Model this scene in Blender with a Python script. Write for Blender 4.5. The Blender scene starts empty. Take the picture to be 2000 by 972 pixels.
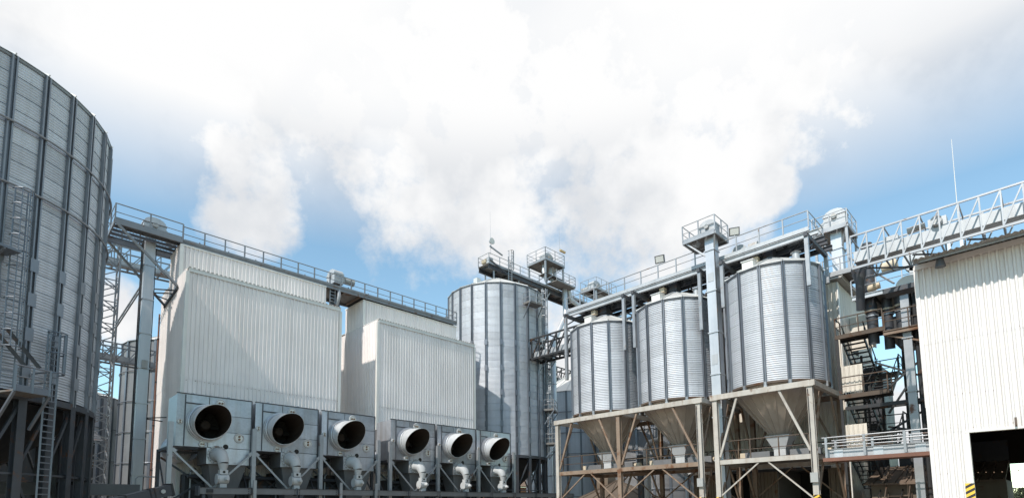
import bpy, math, random
from mathutils import Matrix, Vector
random.seed(7)
R = math.radians
PI = math.pi
scene = bpy.context.scene
COL = scene.collection

# ------------------------------------------------------------------ camera
def make_camera():
    yaw, pitch, roll = R(45.235), R(5.739), R(-0.665)
    f = Vector((math.cos(yaw) * math.cos(pitch), math.sin(yaw) * math.cos(pitch), math.sin(pitch)))
    r = Vector((math.sin(yaw), -math.cos(yaw), 0))
    u = r.cross(f)
    r2 = r * math.cos(roll) + u * math.sin(roll)
    u2 = u * math.cos(roll) - r * math.sin(roll)
    cd = bpy.data.cameras.new('camera')
    cd.sensor_width = 36
    cd.sensor_fit = 'HORIZONTAL'
    cd.lens = 36 * 1055.18 / 2000
    cd.shift_x = 0
    cd.shift_y = (886.47 - 486) / 2000
    cd.clip_start = 0.1
    cd.clip_end = 6000
    co = bpy.data.objects.new('camera', cd)
    COL.objects.link(co)
    m = Matrix((r2, u2, -f)).transposed().to_4x4()
    m.translation = (0, 0, 1.7)
    co.matrix_world = m
    scene.camera = co
make_camera()

# ------------------------------------------------------------------ light
SUN_AZ, SUN_EL = 185.0, 46.0
sd = bpy.data.lights.new('sun', 'SUN')
sd.energy = 5.0
sd.angle = R(0.55)
sd.color = (1.0, 0.945, 0.87)
so = bpy.data.objects.new('sun', sd)
COL.objects.link(so)
tosun = Vector((math.cos(R(SUN_AZ)) * math.cos(R(SUN_EL)), math.sin(R(SUN_AZ)) * math.cos(R(SUN_EL)), math.sin(R(SUN_EL))))
so.rotation_euler = (-tosun).to_track_quat('-Z', 'Y').to_euler()
so.location = tosun * 60

scene.view_settings.view_transform = 'Standard'
scene.view_settings.look = 'None'
scene.view_settings.gamma = 1.0
scene.view_settings.exposure = 0.0
scene.cycles.max_bounces = 6
scene.cycles.use_denoising = True

# ------------------------------------------------------------------ sky with clouds
def pixdir(x, y):
    yaw, pitch, roll = R(45.235), R(5.739), R(-0.665)
    f = Vector((math.cos(yaw) * math.cos(pitch), math.sin(yaw) * math.cos(pitch), math.sin(pitch)))
    r = Vector((math.sin(yaw), -math.cos(yaw), 0))
    u = r.cross(f)
    return (f + r * ((x - 1000) / 1055.18) - u * ((y - 886.47) / 1055.18)).normalized()

def make_world():
    w = bpy.data.worlds.new('World')
    scene.world = w
    w.use_nodes = True
    nt = w.node_tree
    nt.nodes.clear()
    N, L = nt.nodes.new, nt.links.new
    def math_(op, a, b=None, clamp=False):
        n = N('ShaderNodeMath'); n.operation = op; n.use_clamp = clamp
        for i, v in enumerate((a, b)):
            if v is None: continue
            if isinstance(v, (int, float)): n.inputs[i].default_value = v
            else: L(v, n.inputs[i])
        return n.outputs[0]
    def mrange(v, a, b, c, d, smooth=True):
        n = N('ShaderNodeMapRange')
        n.interpolation_type = 'SMOOTHSTEP' if smooth else 'LINEAR'
        L(v, n.inputs[0])
        for i, q in enumerate((a, b, c, d)): n.inputs[i + 1].default_value = q
        return n.outputs[0]
    tc = N('ShaderNodeTexCoord')
    nrm = N('ShaderNodeVectorMath'); nrm.operation = 'NORMALIZE'
    L(tc.outputs['Generated'], nrm.inputs[0])
    d = nrm.outputs[0]
    sky = N('ShaderNodeTexSky')
    sky.sky_type = 'NISHITA'
    sky.sun_disc = False
    sky.sun_elevation = R(SUN_EL)
    sky.sun_rotation = R(90 - SUN_AZ)
    sky.air_density = 1.0
    sky.dust_density = 0.0
    sky.ozone_density = 2.0
    bg = N('ShaderNodeBackground')
    bg.inputs[1].default_value = 0.15
    hs = N('ShaderNodeHueSaturation')
    hs.inputs['Saturation'].default_value = 1.0
    hs.inputs['Value'].default_value = 1.0
    L(sky.outputs[0], hs.inputs['Color'])
    tint = N('ShaderNodeMix'); tint.data_type = 'RGBA'; tint.blend_type = 'MULTIPLY'; tint.inputs[0].default_value = 1.0
    tint.inputs[7].default_value = (1.50, 1.68, 1.45, 1)
    L(hs.outputs[0], tint.inputs[6])
    L(tint.outputs[2], bg.inputs[0])
    # cumulus bank: soft lobes of cover broken up by noise
    lobes = [((690, 250), 170), ((900, 230), 260), ((1120, 300), 280), ((1340, 270), 250), ((1180, 440), 140),
             ((1010, 380), 140), ((1300, 390), 140), ((500, 320), 95), ((505, 430), 75), ((770, 350), 120),
             ((1110, 510), 80), ((1510, 370), 60), ((1490, 200), 200), ((1600, 190), 170), ((1420, 360), 110), ((1770, 860), 110),
             ((1095, 620), 45), ((230, 600), 50), ((1090, 720), 70)]
    acc = None
    for (px, py), rad in lobes:
        c = pixdir(px, py)
        ang = math.acos(c.dot(pixdir(px + rad * 0.7, py - rad * 0.7)))
        dp = N('ShaderNodeVectorMath'); dp.operation = 'DOT_PRODUCT'
        L(d, dp.inputs[0]); dp.inputs[1].default_value = c
        v = mrange(dp.outputs['Value'], math.cos(ang * 1.9), math.cos(ang * 0.1), 0, 1, False)
        acc = v if acc is None else math_('MAXIMUM', acc, v)
    sep = N('ShaderNodeSeparateXYZ'); L(d, sep.inputs[0])
    # unseen broken cumulus added round the rest of the sky for neutral fill
    hd = N('ShaderNodeVectorMath'); hd.operation = 'DOT_PRODUCT'
    L(d, hd.inputs[0]); hd.inputs[1].default_value = (math.cos(R(45)), math.sin(R(45)), 0)
    acc = math_('MAXIMUM', acc, mrange(hd.outputs['Value'], 0.45, 0.05, 0, 0.40))
    n1 = N('ShaderNodeTexNoise'); n1.inputs['Scale'].default_value = 6.5
    n1.inputs['Detail'].default_value = 10; n1.inputs['Roughness'].default_value = 0.62
    L(d, n1.inputs['Vector'])
    nz = math_('MULTIPLY', math_('SUBTRACT', n1.outputs['Fac'], 0.5), 1.75)
    cover = mrange(math_('ADD', acc, nz), 0.42, 0.92, 0, 1)
    # white fade thickening upwards, added to the sky as a high veil
    n3 = N('ShaderNodeTexNoise'); n3.inputs['Scale'].default_value = 3.0; n3.inputs['Detail'].default_value = 6
    L(d, n3.inputs['Vector'])
    veil = math_('MULTIPLY', mrange(sep.outputs['Z'], math.sin(R(25.5)), math.sin(R(35.5)), 0.04, 1.0, False), mrange(n3.outputs['Fac'], 0.3, 0.7, 0.9, 1.08, False))
    vd = N('ShaderNodeVectorMath'); vd.operation = 'DOT_PRODUCT'
    L(d, vd.inputs[0]); vd.inputs[1].default_value = (math.cos(R(45)) * math.cos(R(46)), math.sin(R(45)) * math.cos(R(46)), math.sin(R(46)))
    veil = math_('MULTIPLY', veil, mrange(vd.outputs['Value'], math.cos(R(92)), math.cos(R(54)), 0, 1))  # veil kept to the view side to cut fill from the unseen sky
    cover = math_('MAXIMUM', cover, veil, True)
    # light and shade inside the cloud
    n2 = N('ShaderNodeTexNoise'); n2.inputs['Scale'].default_value = 4.2
    n2.inputs['Detail'].default_value = 6; n2.inputs['Roughness'].default_value = 0.55
    mp = N('ShaderNodeMapping'); mp.inputs['Location'].default_value = (3.1, 1.7, 0.4)
    L(d, mp.inputs['Vector']); L(mp.outputs[0], n2.inputs['Vector'])
    ramp = N('ShaderNodeMix'); ramp.data_type = 'RGBA'
    L(math_('MAXIMUM', mrange(n2.outputs['Fac'], 0.36, 0.60, 0, 1), mrange(sep.outputs['Z'], math.sin(R(31)), math.sin(R(39)), 0, 1)), ramp.inputs[0])
    ramp.inputs[6].default_value = (0.74, 0.765, 0.80, 1)
    ramp.inputs[7].default_value = (1.0, 1.0, 1.0, 1)
    bgc = N('ShaderNodeBackground')
    L(ramp.outputs[2], bgc.inputs[0])
    bgc.inputs[1].default_value = 1.0
    mix = N('ShaderNodeMixShader')
    L(cover, mix.inputs[0]); L(bg.outputs[0], mix.inputs[1]); L(bgc.outputs[0], mix.inputs[2])
    out = N('ShaderNodeOutputWorld')
    L(mix.outputs[0], out.inputs[0])
make_world()

# ------------------------------------------------------------------ materials
MATS = {}
def mat(name, col, rough=0.5, metal=0.0, var=0.06, nscale=0.7, streak=0.0, scol=(0.1, 0.09, 0.08), rust=0.0,
        rcol=(0.13, 0.058, 0.027), orand=0.0, bump=0.0, bscale=30.0, rscale=1.3, spec=0.5, fine=0.0):
    m = bpy.data.materials.new(name)
    MATS[name] = m
    m.use_nodes = True
    nt = m.node_tree
    bs = nt.nodes['Principled BSDF']
    N, L = nt.nodes.new, nt.links.new
    def noise(vec, sc, det=5, ro=0.55):
        n = N('ShaderNodeTexNoise')
        n.inputs['Scale'].default_value = sc; n.inputs['Detail'].default_value = det
        n.inputs['Roughness'].default_value = ro
        L(vec, n.inputs['Vector'])
        return n.outputs['Fac']
    def mr(v, a, b, c, d):
        n = N('ShaderNodeMapRange'); L(v, n.inputs[0])
        for i, q in enumerate((a, b, c, d)): n.inputs[i + 1].default_value = q
        return n.outputs[0]
    def add(a, b):
        n = N('ShaderNodeMath'); n.operation = 'ADD'; L(a, n.inputs[0]); L(b, n.inputs[1]); return n.outputs[0]
    geo = N('ShaderNodeNewGeometry')
    pos = geo.outputs['Position']
    n1 = noise(pos, nscale, 6)
    val = mr(n1, 0.25, 0.75, 1 - var, 1 + var)
    if orand:
        oi = N('ShaderNodeObjectInfo')
        val = add(val, mr(oi.outputs['Random'], 0, 1, -orand, orand))
    if fine:
        val = add(val, mr(noise(pos, 9.0, 4), 0.25, 0.75, -fine, fine))
    hs = N('ShaderNodeHueSaturation')
    hs.inputs['Color'].default_value = (*col, 1)
    L(val, hs.inputs['Value'])
    c = hs.outputs[0]
    def mixc(c, fac, col2):
        n = N('ShaderNodeMix'); n.data_type = 'RGBA'
        L(fac, n.inputs[0]); L(c, n.inputs[6]); n.inputs[7].default_value = (*col2, 1)
        return n.outputs[2]
    if streak:
        vm = N('ShaderNodeVectorMath'); vm.operation = 'MULTIPLY'
        L(pos, vm.inputs[0]); vm.inputs[1].default_value = (2.6, 2.6, 0.16)
        c = mixc(c, mr(noise(vm.outputs[0], 1.0, 6, 0.6), 0.45, 0.8, 0, streak), scol)
    rg = mr(n1, 0.3, 0.7, max(0.02, rough - 0.06), min(1, rough + 0.06))
    if rust:
        rn = noise(pos, rscale, 9, 0.65)
        rf = mr(rn, 0.62 - rust * 0.25, 0.70 - rust * 0.2, 0, 0.9)
        c = mixc(c, rf, rcol)
        if metal:
            ml = mr(rf, 0, 1, metal, 0.05); L(ml, bs.inputs['Metallic'])
        rg = add(rg, mr(rf, 0, 1, 0, 0.3))
    L(c, bs.inputs['Base Color'])
    L(rg, bs.inputs['Roughness'])
    if not (rust and metal): bs.inputs['Metallic'].default_value = metal
    bs.inputs['Specular IOR Level'].default_value = spec
    if bump:
        b = N('ShaderNodeBump'); b.inputs['Strength'].default_value = bump; b.inputs['Distance'].default_value = 0.02
        L(noise(pos, bscale, 4), b.inputs['Height']); L(b.outputs[0], bs.inputs['Normal'])
    return m

mat('galv', (0.47, 0.49, 0.525), 0.60, 0.32, 0.10, 0.5, 0.34, (0.27, 0.27, 0.28), orand=0.085, fine=0.05, bump=0.12, bscale=2.5)
mat('galv_big', (0.50, 0.52, 0.56), 0.56, 0.45, 0.09, 0.7, 0.35, (0.22, 0.22, 0.22), orand=0.09, fine=0.05)
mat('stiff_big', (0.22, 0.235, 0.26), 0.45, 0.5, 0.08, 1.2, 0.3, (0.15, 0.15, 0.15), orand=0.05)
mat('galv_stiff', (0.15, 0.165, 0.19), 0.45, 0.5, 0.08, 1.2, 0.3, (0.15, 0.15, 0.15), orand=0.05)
mat('galv_rail', (0.31, 0.32, 0.335), 0.45, 0.5, 0.12, 2.0, rust=0.05, orand=0.06)
mat('steel_mid', (0.21, 0.22, 0.235), 0.5, 0.35, 0.12, 1.5, 0.25, rust=0.08)
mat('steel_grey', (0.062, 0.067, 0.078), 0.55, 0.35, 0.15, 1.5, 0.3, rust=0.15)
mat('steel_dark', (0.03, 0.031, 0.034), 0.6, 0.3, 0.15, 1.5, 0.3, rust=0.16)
mat('leg_casing', (0.50, 0.515, 0.54), 0.42, 0.45, 0.08, 0.9, 0.3, (0.25, 0.25, 0.26), orand=0.05)
mat('box_galv', (0.44, 0.455, 0.49), 0.36, 0.6, 0.16, 1.1, 0.55, (0.24, 0.21, 0.17), orand=0.20, fine=0.08, bump=0.2, bscale=2.0)
mat('cowl_galv', (0.60, 0.61, 0.62), 0.45, 0.4, 0.10, 1.3, 0.3, (0.3, 0.27, 0.23), orand=0.06)
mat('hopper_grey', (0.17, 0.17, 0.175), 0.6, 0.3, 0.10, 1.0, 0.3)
mat('pipe_grey', (0.44, 0.445, 0.45), 0.6, 0.0, 0.08, 1.6, 0.3, (0.3, 0.27, 0.23), rust=0.06)
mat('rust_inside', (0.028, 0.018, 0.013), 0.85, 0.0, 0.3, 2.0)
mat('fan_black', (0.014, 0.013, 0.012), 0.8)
mat('window_glass', (0.62, 0.62, 0.58), 0.2, 0.0, 0.05)
mat('knob_brown', (0.16, 0.09, 0.05), 0.6)
mat('clad_grey', (0.79, 0.735, 0.71), 0.5, 0.0, 0.07, 0.35, 0.34, (0.50, 0.46, 0.43), orand=0.03, fine=0.02, bump=0.07, bscale=1.3)
mat('clad_white', (0.66, 0.63, 0.61), 0.5, 0.0, 0.05, 0.5, 0.30, (0.48, 0.42, 0.35), orand=0.025, fine=0.03, bump=0.22, bscale=1.3)
mat('clad_beige', (0.60, 0.55, 0.48), 0.6, 0.0, 0.08, 0.6, 0.35, (0.30, 0.24, 0.18), orand=0.05)
mat('clad_brown', (0.15, 0.115, 0.085), 0.7, 0.0, 0.12, 0.8, 0.4, (0.09, 0.06, 0.04), rust=0.12)
mat('wall_core', (0.22, 0.21, 0.20), 0.8)
mat('flashing', (0.68, 0.66, 0.62), 0.5, 0.1, 0.06, 1.0, 0.25, (0.35, 0.32, 0.28))
mat('roof_fibre', (0.40, 0.385, 0.365), 0.8, 0.0, 0.12, 1.0, 0.2)
mat('roof_light', (0.55, 0.55, 0.54), 0.45, 0.25, 0.07, 1.0, orand=0.04)
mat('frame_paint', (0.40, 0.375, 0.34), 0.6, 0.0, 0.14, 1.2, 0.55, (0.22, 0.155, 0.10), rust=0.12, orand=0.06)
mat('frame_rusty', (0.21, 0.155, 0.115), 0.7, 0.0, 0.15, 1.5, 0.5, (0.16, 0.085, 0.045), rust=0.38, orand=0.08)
mat('rail_rusty', (0.085, 0.062, 0.046), 0.75, 0.0, 0.2, 2.0, rust=0.3, rcol=(0.085, 0.042, 0.024))
mat('cone_brown', (0.36, 0.30, 0.25), 0.55, 0.15, 0.10, 0.9, 0.4, (0.17, 0.12, 0.08), orand=0.06)  # warm base colour carries some of the ground bounce on the cones
mat('red_oxide', (0.17, 0.08, 0.055), 0.75, 0.0, 0.2, 2.0, 0.3)
mat('deck_plate', (0.17, 0.16, 0.15), 0.7, 0.3, 0.12, 1.5, rust=0.2)
mat('grey_cover', (0.42, 0.435, 0.45), 0.5, 0.3, 0.08, 1.2, 0.25)
mat('motor_grey', (0.36, 0.36, 0.35), 0.5, 0.2, 0.1, 2.5, rust=0.12)
mat('motor_tan', (0.50, 0.42, 0.31), 0.6, 0.0, 0.1, 2.0, rust=0.15)
mat('lamp_body', (0.10, 0.10, 0.105), 0.5, 0.3)
mat('lamp_glass', (0.55, 0.55, 0.52), 0.15, 0.0)
mat('beacon', (0.55, 0.38, 0.18), 0.5)
mat('brown_roof', (0.15, 0.105, 0.075), 0.8, 0.0, 0.15, 0.9, 0.3, rust=0.12)
mat('tan_cover', (0.10, 0.075, 0.055), 0.75, 0.0, 0.12, 0.8, 0.3)  # darkened base colour stands in for shade on the pit cover
mat('orange_brick', (0.46, 0.28, 0.17), 0.8, 0.0, 0.12, 1.5)
mat('concrete', (0.24, 0.208, 0.172), 0.85, 0.0, 0.12, 0.8, 0.2)
mat('ground', (0.21, 0.18, 0.148), 0.9, 0.0, 0.18, 0.25, fine=0.06, bump=0.5, bscale=12)
mat('road', (0.07, 0.07, 0.07), 0.9, 0.0, 0.15, 0.6, bump=0.3)
mat('leaf', (0.028, 0.042, 0.018), 0.65, 0.0, 0.3, 1.5, fine=0.2)
mat('bark', (0.12, 0.085, 0.06), 0.85, 0.0, 0.2, 2.0)

def hazard():
    m = bpy.data.materials.new('hazard'); MATS['hazard'] = m
    m.use_nodes = True
    nt = m.node_tree; bs = nt.nodes['Principled BSDF']
    tc = nt.nodes.new('ShaderNodeNewGeometry')
    sp = nt.nodes.new('ShaderNodeSeparateXYZ'); nt.links.new(tc.outputs['Position'], sp.inputs[0])
    def mm(op, a, b):
        n = nt.nodes.new('ShaderNodeMath'); n.operation = op
        for i, v in enumerate((a, b)):
            if isinstance(v, float): n.inputs[i].default_value = v
            else: nt.links.new(v, n.inputs[i])
        return n.outputs[0]
    s = mm('ADD', mm('MULTIPLY', sp.outputs['Z'], 1.0), mm('MULTIPLY', mm('ADD', sp.outputs['X'], sp.outputs['Y']), 0.6))
    fr = mm('FRACT', mm('MULTIPLY', s, 4.2), 0.0)
    st = mm('GREATER_THAN', fr, 0.5)
    mx = nt.nodes.new('ShaderNodeMix'); mx.data_type = 'RGBA'
    nt.links.new(st, mx.inputs[0])
    mx.inputs[6].default_value = (0.02, 0.02, 0.02, 1); mx.inputs[7].default_value = (0.78, 0.47, 0.05, 1)
    nt.links.new(mx.outputs[2], bs.inputs['Base Color'])
    bs.inputs['Roughness'].default_value = 0.6
hazard()

# ------------------------------------------------------------------ mesh helpers
Z = Vector((0, 0, 1))
class MB:
    def __init__(s): s.v = []; s.f = []
    def add(s, vs, fs):
        b = len(s.v); s.v += [tuple(v) for v in vs]; s.f += [tuple(i + b for i in f) for f in fs]; return s
    def box(s, a, b):
        (x0, y0, z0), (x1, y1, z1) = a, b
        return s.add([(x0, y0, z0), (x1, y0, z0), (x1, y1, z0), (x0, y1, z0), (x0, y0, z1), (x1, y0, z1), (x1, y1, z1), (x0, y1, z1)],
                     [(3, 2, 1, 0), (4, 5, 6, 7), (0, 1, 5, 4), (1, 2, 6, 5), (2, 3, 7, 6), (3, 0, 4, 7)])
    def bar(s, p, q, w, h=None, up=None):
        p, q = Vector(p), Vector(q); h = w if h is None else h
        d = (q - p).normalized()
        u0 = Vector(up) if up else (Z if abs(d.z) < 0.95 else Vector((1, 0, 0)))
        sd_ = d.cross(u0).normalized(); u = sd_.cross(d)
        a, b = sd_ * (w / 2), u * (h / 2)
        return s.add([p - a - b, p + a - b, p + a + b, p - a + b, q - a - b, q + a - b, q + a + b, q - a + b],
                     [(3, 2, 1, 0), (4, 5, 6, 7), (0, 1, 5, 4), (1, 2, 6, 5), (2, 3, 7, 6), (3, 0, 4, 7)])
    def channel(s, p, q, w, h, t=0.03):
        # I-section: two flanges and a web
        p, q = Vector(p), Vector(q); d = (q - p).normalized()
        sd_ = d.cross(Z).normalized(); u = sd_.cross(d)
        s.bar(p + u * (h / 2 - t / 2), q + u * (h / 2 - t / 2), w, t)
        s.bar(p - u * (h / 2 - t / 2), q - u * (h / 2 - t / 2), w, t)
        return s.bar(p, q, t, h - 2 * t)
    def tube(s, p, q, r, r2=None, n=10, cap=True):
        p, q = Vector(p), Vector(q); r2 = r if r2 is None else r2
        d = (q - p).normalized(); a = d.orthogonal().normalized(); b = d.cross(a)
        vs = []
        for c, rr in ((p, r), (q, r2)):
            for i in range(n):
                t = 2 * PI * i / n; vs.append(c + (a * math.cos(t) + b * math.sin(t)) * rr)
        fs = [(i, (i + 1) % n, n + (i + 1) % n, n + i) for i in range(n)]
        if cap: fs += [tuple(range(n))[::-1], tuple(range(n, 2 * n))]
        return s.add(vs, fs)
    def path(s, pts, rad, n=10, cap=True):
        pts = [Vector(p) for p in pts]
        rs = rad if isinstance(rad, (list, tuple)) else [rad] * len(pts)
        vs = []; a = None
        for i, p in enumerate(pts):
            d = ((pts[min(i + 1, len(pts) - 1)] - p).normalized() + (p - pts[max(i - 1, 0)]).normalized()).normalized()
            if a is None: a = d.orthogonal().normalized()
            a = (a - d * a.dot(d)).normalized(); b = d.cross(a)
            for k in range(n):
                t = 2 * PI * k / n; vs.append(p + (a * math.cos(t) + b * math.sin(t)) * rs[i])
        fs = []
        for i in range(len(pts) - 1):
            for k in range(n):
                fs.append((i * n + k, i * n + (k + 1) % n, (i + 1) * n + (k + 1) % n, (i + 1) * n + k))
        if cap: fs += [tuple(range(n))[::-1], tuple(range((len(pts) - 1) * n, len(pts) * n))]
        return s.add(vs, fs)
    def lathe(s, prof, n, c=(0, 0, 0), a0=0.0, a1=2 * PI, axis='Z', loop=False):
        full = abs(a1 - a0 - 2 * PI) < 1e-6
        m = n if full else n + 1
        k = len(prof); vs = []
        for i in range(m):
            t = a0 + (a1 - a0) * i / n
            for r, z in prof:
                if axis == 'Z': vs.append((c[0] + r * math.cos(t), c[1] + r * math.sin(t), c[2] + z))
                elif axis == 'Y': vs.append((c[0] + r * math.cos(t), c[1] + z, c[2] + r * math.sin(t)))
                else: vs.append((c[0] + z, c[1] + r * math.cos(t), c[2] + r * math.sin(t)))
        fs = []
        for i in range(n):
            j = (i + 1) % m
            for q in range(k if loop else k - 1):
                q2 = (q + 1) % k
                fs.append((i * k + q, j * k + q, j * k + q2, i * k + q2))
        return s.add(vs, fs)
    def torus(s, R_, z, r, n=64, c=(0, 0)):
        return s.lathe([(R_ + r * math.cos(2 * PI * k / 6), z + r * math.sin(2 * PI * k / 6)) for k in range(6)], n, (c[0], c[1], 0), loop=True)
    def prism(s, pts, n_):
        n_ = Vector(n_); k = len(pts); pts = [Vector(p) for p in pts]
        return s.add(pts + [p + n_ for p in pts],
                     [tuple(range(k))[::-1], tuple(range(k, 2 * k))] + [(i, (i + 1) % k, k + (i + 1) % k, k + i) for i in range(k)])
    def mesh(s, name, m=None, smooth=False, off=(0, 0, 0)):
        me = bpy.data.meshes.new(name)
        ox, oy, oz = off
        me.from_pydata([(x - ox, y - oy, z - oz) for x, y, z in s.v], [], s.f)
        if smooth:
            me.polygons.foreach_set('use_smooth', [True] * len(me.polygons))
            if smooth != 'all': me.set_sharp_from_angle(angle=R(35))
        if m: me.materials.append(MATS[m])
        me.update()
        return me

ORG = {}
def link(o, parent, origin):
    COL.objects.link(o); ORG[o.name] = Vector(origin)
    if parent: o.parent = parent
    return o
def thing(name, label, cat, loc=(0, 0, 0), group=None):
    o = bpy.data.objects.new(name, None)
    o.empty_display_size = 0.3
    o['label'] = label; o['category'] = cat
    if group: o['group'] = group
    link(o, None, loc); o.location = loc
    return o
def part(name, mb, m, parent, smooth=False, label=None, kind=None):
    org = ORG[parent.name] if parent else Vector((0, 0, 0))
    o = bpy.data.objects.new(name, mb.mesh(name, m, smooth, org))
    if label: o['label'] = label
    if kind: o['kind'] = kind
    return link(o, parent, org)
def single(name, mb, m, label, cat, loc=(0, 0, 0), group=None, smooth=False):
    o = bpy.data.objects.new(name, mb.mesh(name, m, smooth, loc))
    o['label'] = label; o['category'] = cat
    if group: o['group'] = group
    link(o, None, loc); o.location = loc
    return o
def struct(name, mb, m, smooth=False):
    o = bpy.data.objects.new(name, mb.mesh(name, m, smooth)); o['kind'] = 'structure'
    return link(o, None, (0, 0, 0))
def inst(name, me, parent, loc, rz=0.0):
    org = ORG[parent.name]
    o = bpy.data.objects.new(name, me)
    o.location = Vector(loc) - org; o.rotation_euler = (0, 0, rz)
    return link(o, parent, loc)
def barp(name, p, q, w, h, m, parent, up=None): return part(name, MB().bar(p, q, w, h, up), m, parent)
def ibeam(name, p, q, w, h, m, parent, t=0.03): return part(name, MB().channel(p, q, w, h, t), m, parent)
def copy_tree(o, parent=None):
    c = o.copy(); COL.objects.link(c); c.parent = parent
    ORG[c.name] = ORG[o.name]
    for ch in list(o.children): copy_tree(ch, c)
    return c

CACHE = {}
def post_mesh(h, w, m):
    k = ('post', h, w, m)
    if k not in CACHE: CACHE[k] = MB().box((-w / 2, -w / 2, 0), (w / 2, w / 2, h)).mesh('post', m)
    return CACHE[k]
def railing(parent, pts, h=1.1, sp=1.5, m='galv_rail', w=0.07, rr=0.028, mids=(0.55,), toe=0.16, ends=(True, True), toe_m=None):
    """posts, rails and toe board along a polyline that lies on a deck"""
    pts = [Vector(p) for p in pts]
    for i in range(len(pts) - 1):
        a, b = pts[i], pts[i + 1]
        n = max(1, round((b - a).length / sp))
        for k in range(n + 1):
            if k == n and i < len(pts) - 2: continue
            if k == 0 and i == 0 and not ends[0]: continue
            if k == n and i == len(pts) - 2 and not ends[1]: continue
            inst('post', post_mesh(h, w, m), parent, a.lerp(b, k / n))
    t = MB()
    t.path([p + Z * (h + rr * 0.6) for p in pts], rr * 1.15, 6)
    part('handrail', t, m, parent)
    for mz in mids:
        part('middle_rail', MB().path([p + Z * mz for p in pts], rr * 0.8, 6), m, parent)
    if toe:
        tb = MB()
        for i in range(len(pts) - 1): tb.bar(pts[i] + Z * (toe / 2), pts[i + 1] + Z * (toe / 2), 0.02, toe)
        part('toe_board', tb, toe_m or m, parent)

def ladder(parent, c, n, z0, z1, cage=None, m='galv_rail', w=0.46, name='ladder', hoop=0.9, strong=1.0):
    """ladder standing at c (xy), facing direction n; cage = (z from, z to)"""
    n = Vector((n[0], n[1], 0)).normalized(); u = Vector((-n.y, n.x, 0)); c = Vector((c[0], c[1], 0))
    s = MB()
    for k in (-1, 1): s.bar(c + u * (k * w / 2) + Z * z0, c + u * (k * w / 2) + Z * (z1 + 0.0), 0.05 * strong, 0.05 * strong)
    ld = part(name, s, m, parent)
    rung = MB().bar((-w / 2, 0, 0), (w / 2, 0, 0), 0.032 * strong, 0.032 * strong).mesh('rung', m)
    rz = math.atan2(u.y, u.x)
    for k in range(int((z1 - z0) / 0.3)):
        inst('rung', rung, ld, c + Z * (z0 + 0.15 + 0.3 * k), rz)
    if cage:
        hb = MB(); nn = 9; r = 0.36
        pr = [(r * math.cos(t), 0.12 + r * math.sin(t) * 1.25) for t in [PI * (-0.08 + 1.16 * i / nn) for i in range(nn + 1)]]
        hb.path([(x, y, 0) for x, y in pr], 0.024 * strong, 5)
        hm = hb.mesh('hoop', m)
        zc = cage[0]
        while zc <= cage[1] + 0.01:
            o = inst('hoop', hm, ld, c + Z * zc, math.atan2(n.y, n.x) - PI / 2); zc += hoop
        for i in (1, 3, 5, 6, 8):
            x, y = pr[i]; p = c + u * (-x) + n * y
            barp('cage_strap', p + Z * cage[0], p + Z * cage[1], 0.035 * strong, 0.035 * strong, m, ld)
    return ld

# ------------------------------------------------------------------ ground
struct('ground', MB().box((-1500, -1500, -0.5), (1500, 1500, 0)), 'ground')
struct('concrete_yard', MB().box((2, 6, -0.3), (29.9, 38, 0.004)), 'concrete')

# ------------------------------------------------------------------ silos
def panel_mesh(Rad, da, h, waves, m, cols=5, samp=6, amp=0.018):
    b = MB(); n = waves * samp
    for i in range(n + 1):
        z = h * i / n
        r = Rad + amp * math.cos(2 * PI * i / samp)
        if i == 0: r = Rad + amp + 0.006
        if i == n: r = Rad - amp
        for c in range(cols + 1):
            t = da * c / cols; b.v.append((r * math.cos(t), r * math.sin(t), z))
    for i in range(n):
        for c in range(cols):
            a = i * (cols + 1) + c; b.f.append((a, a + 1, a + cols + 2, a + cols + 1))
    return b.mesh('wall_sheet', m, 'all')

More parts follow.
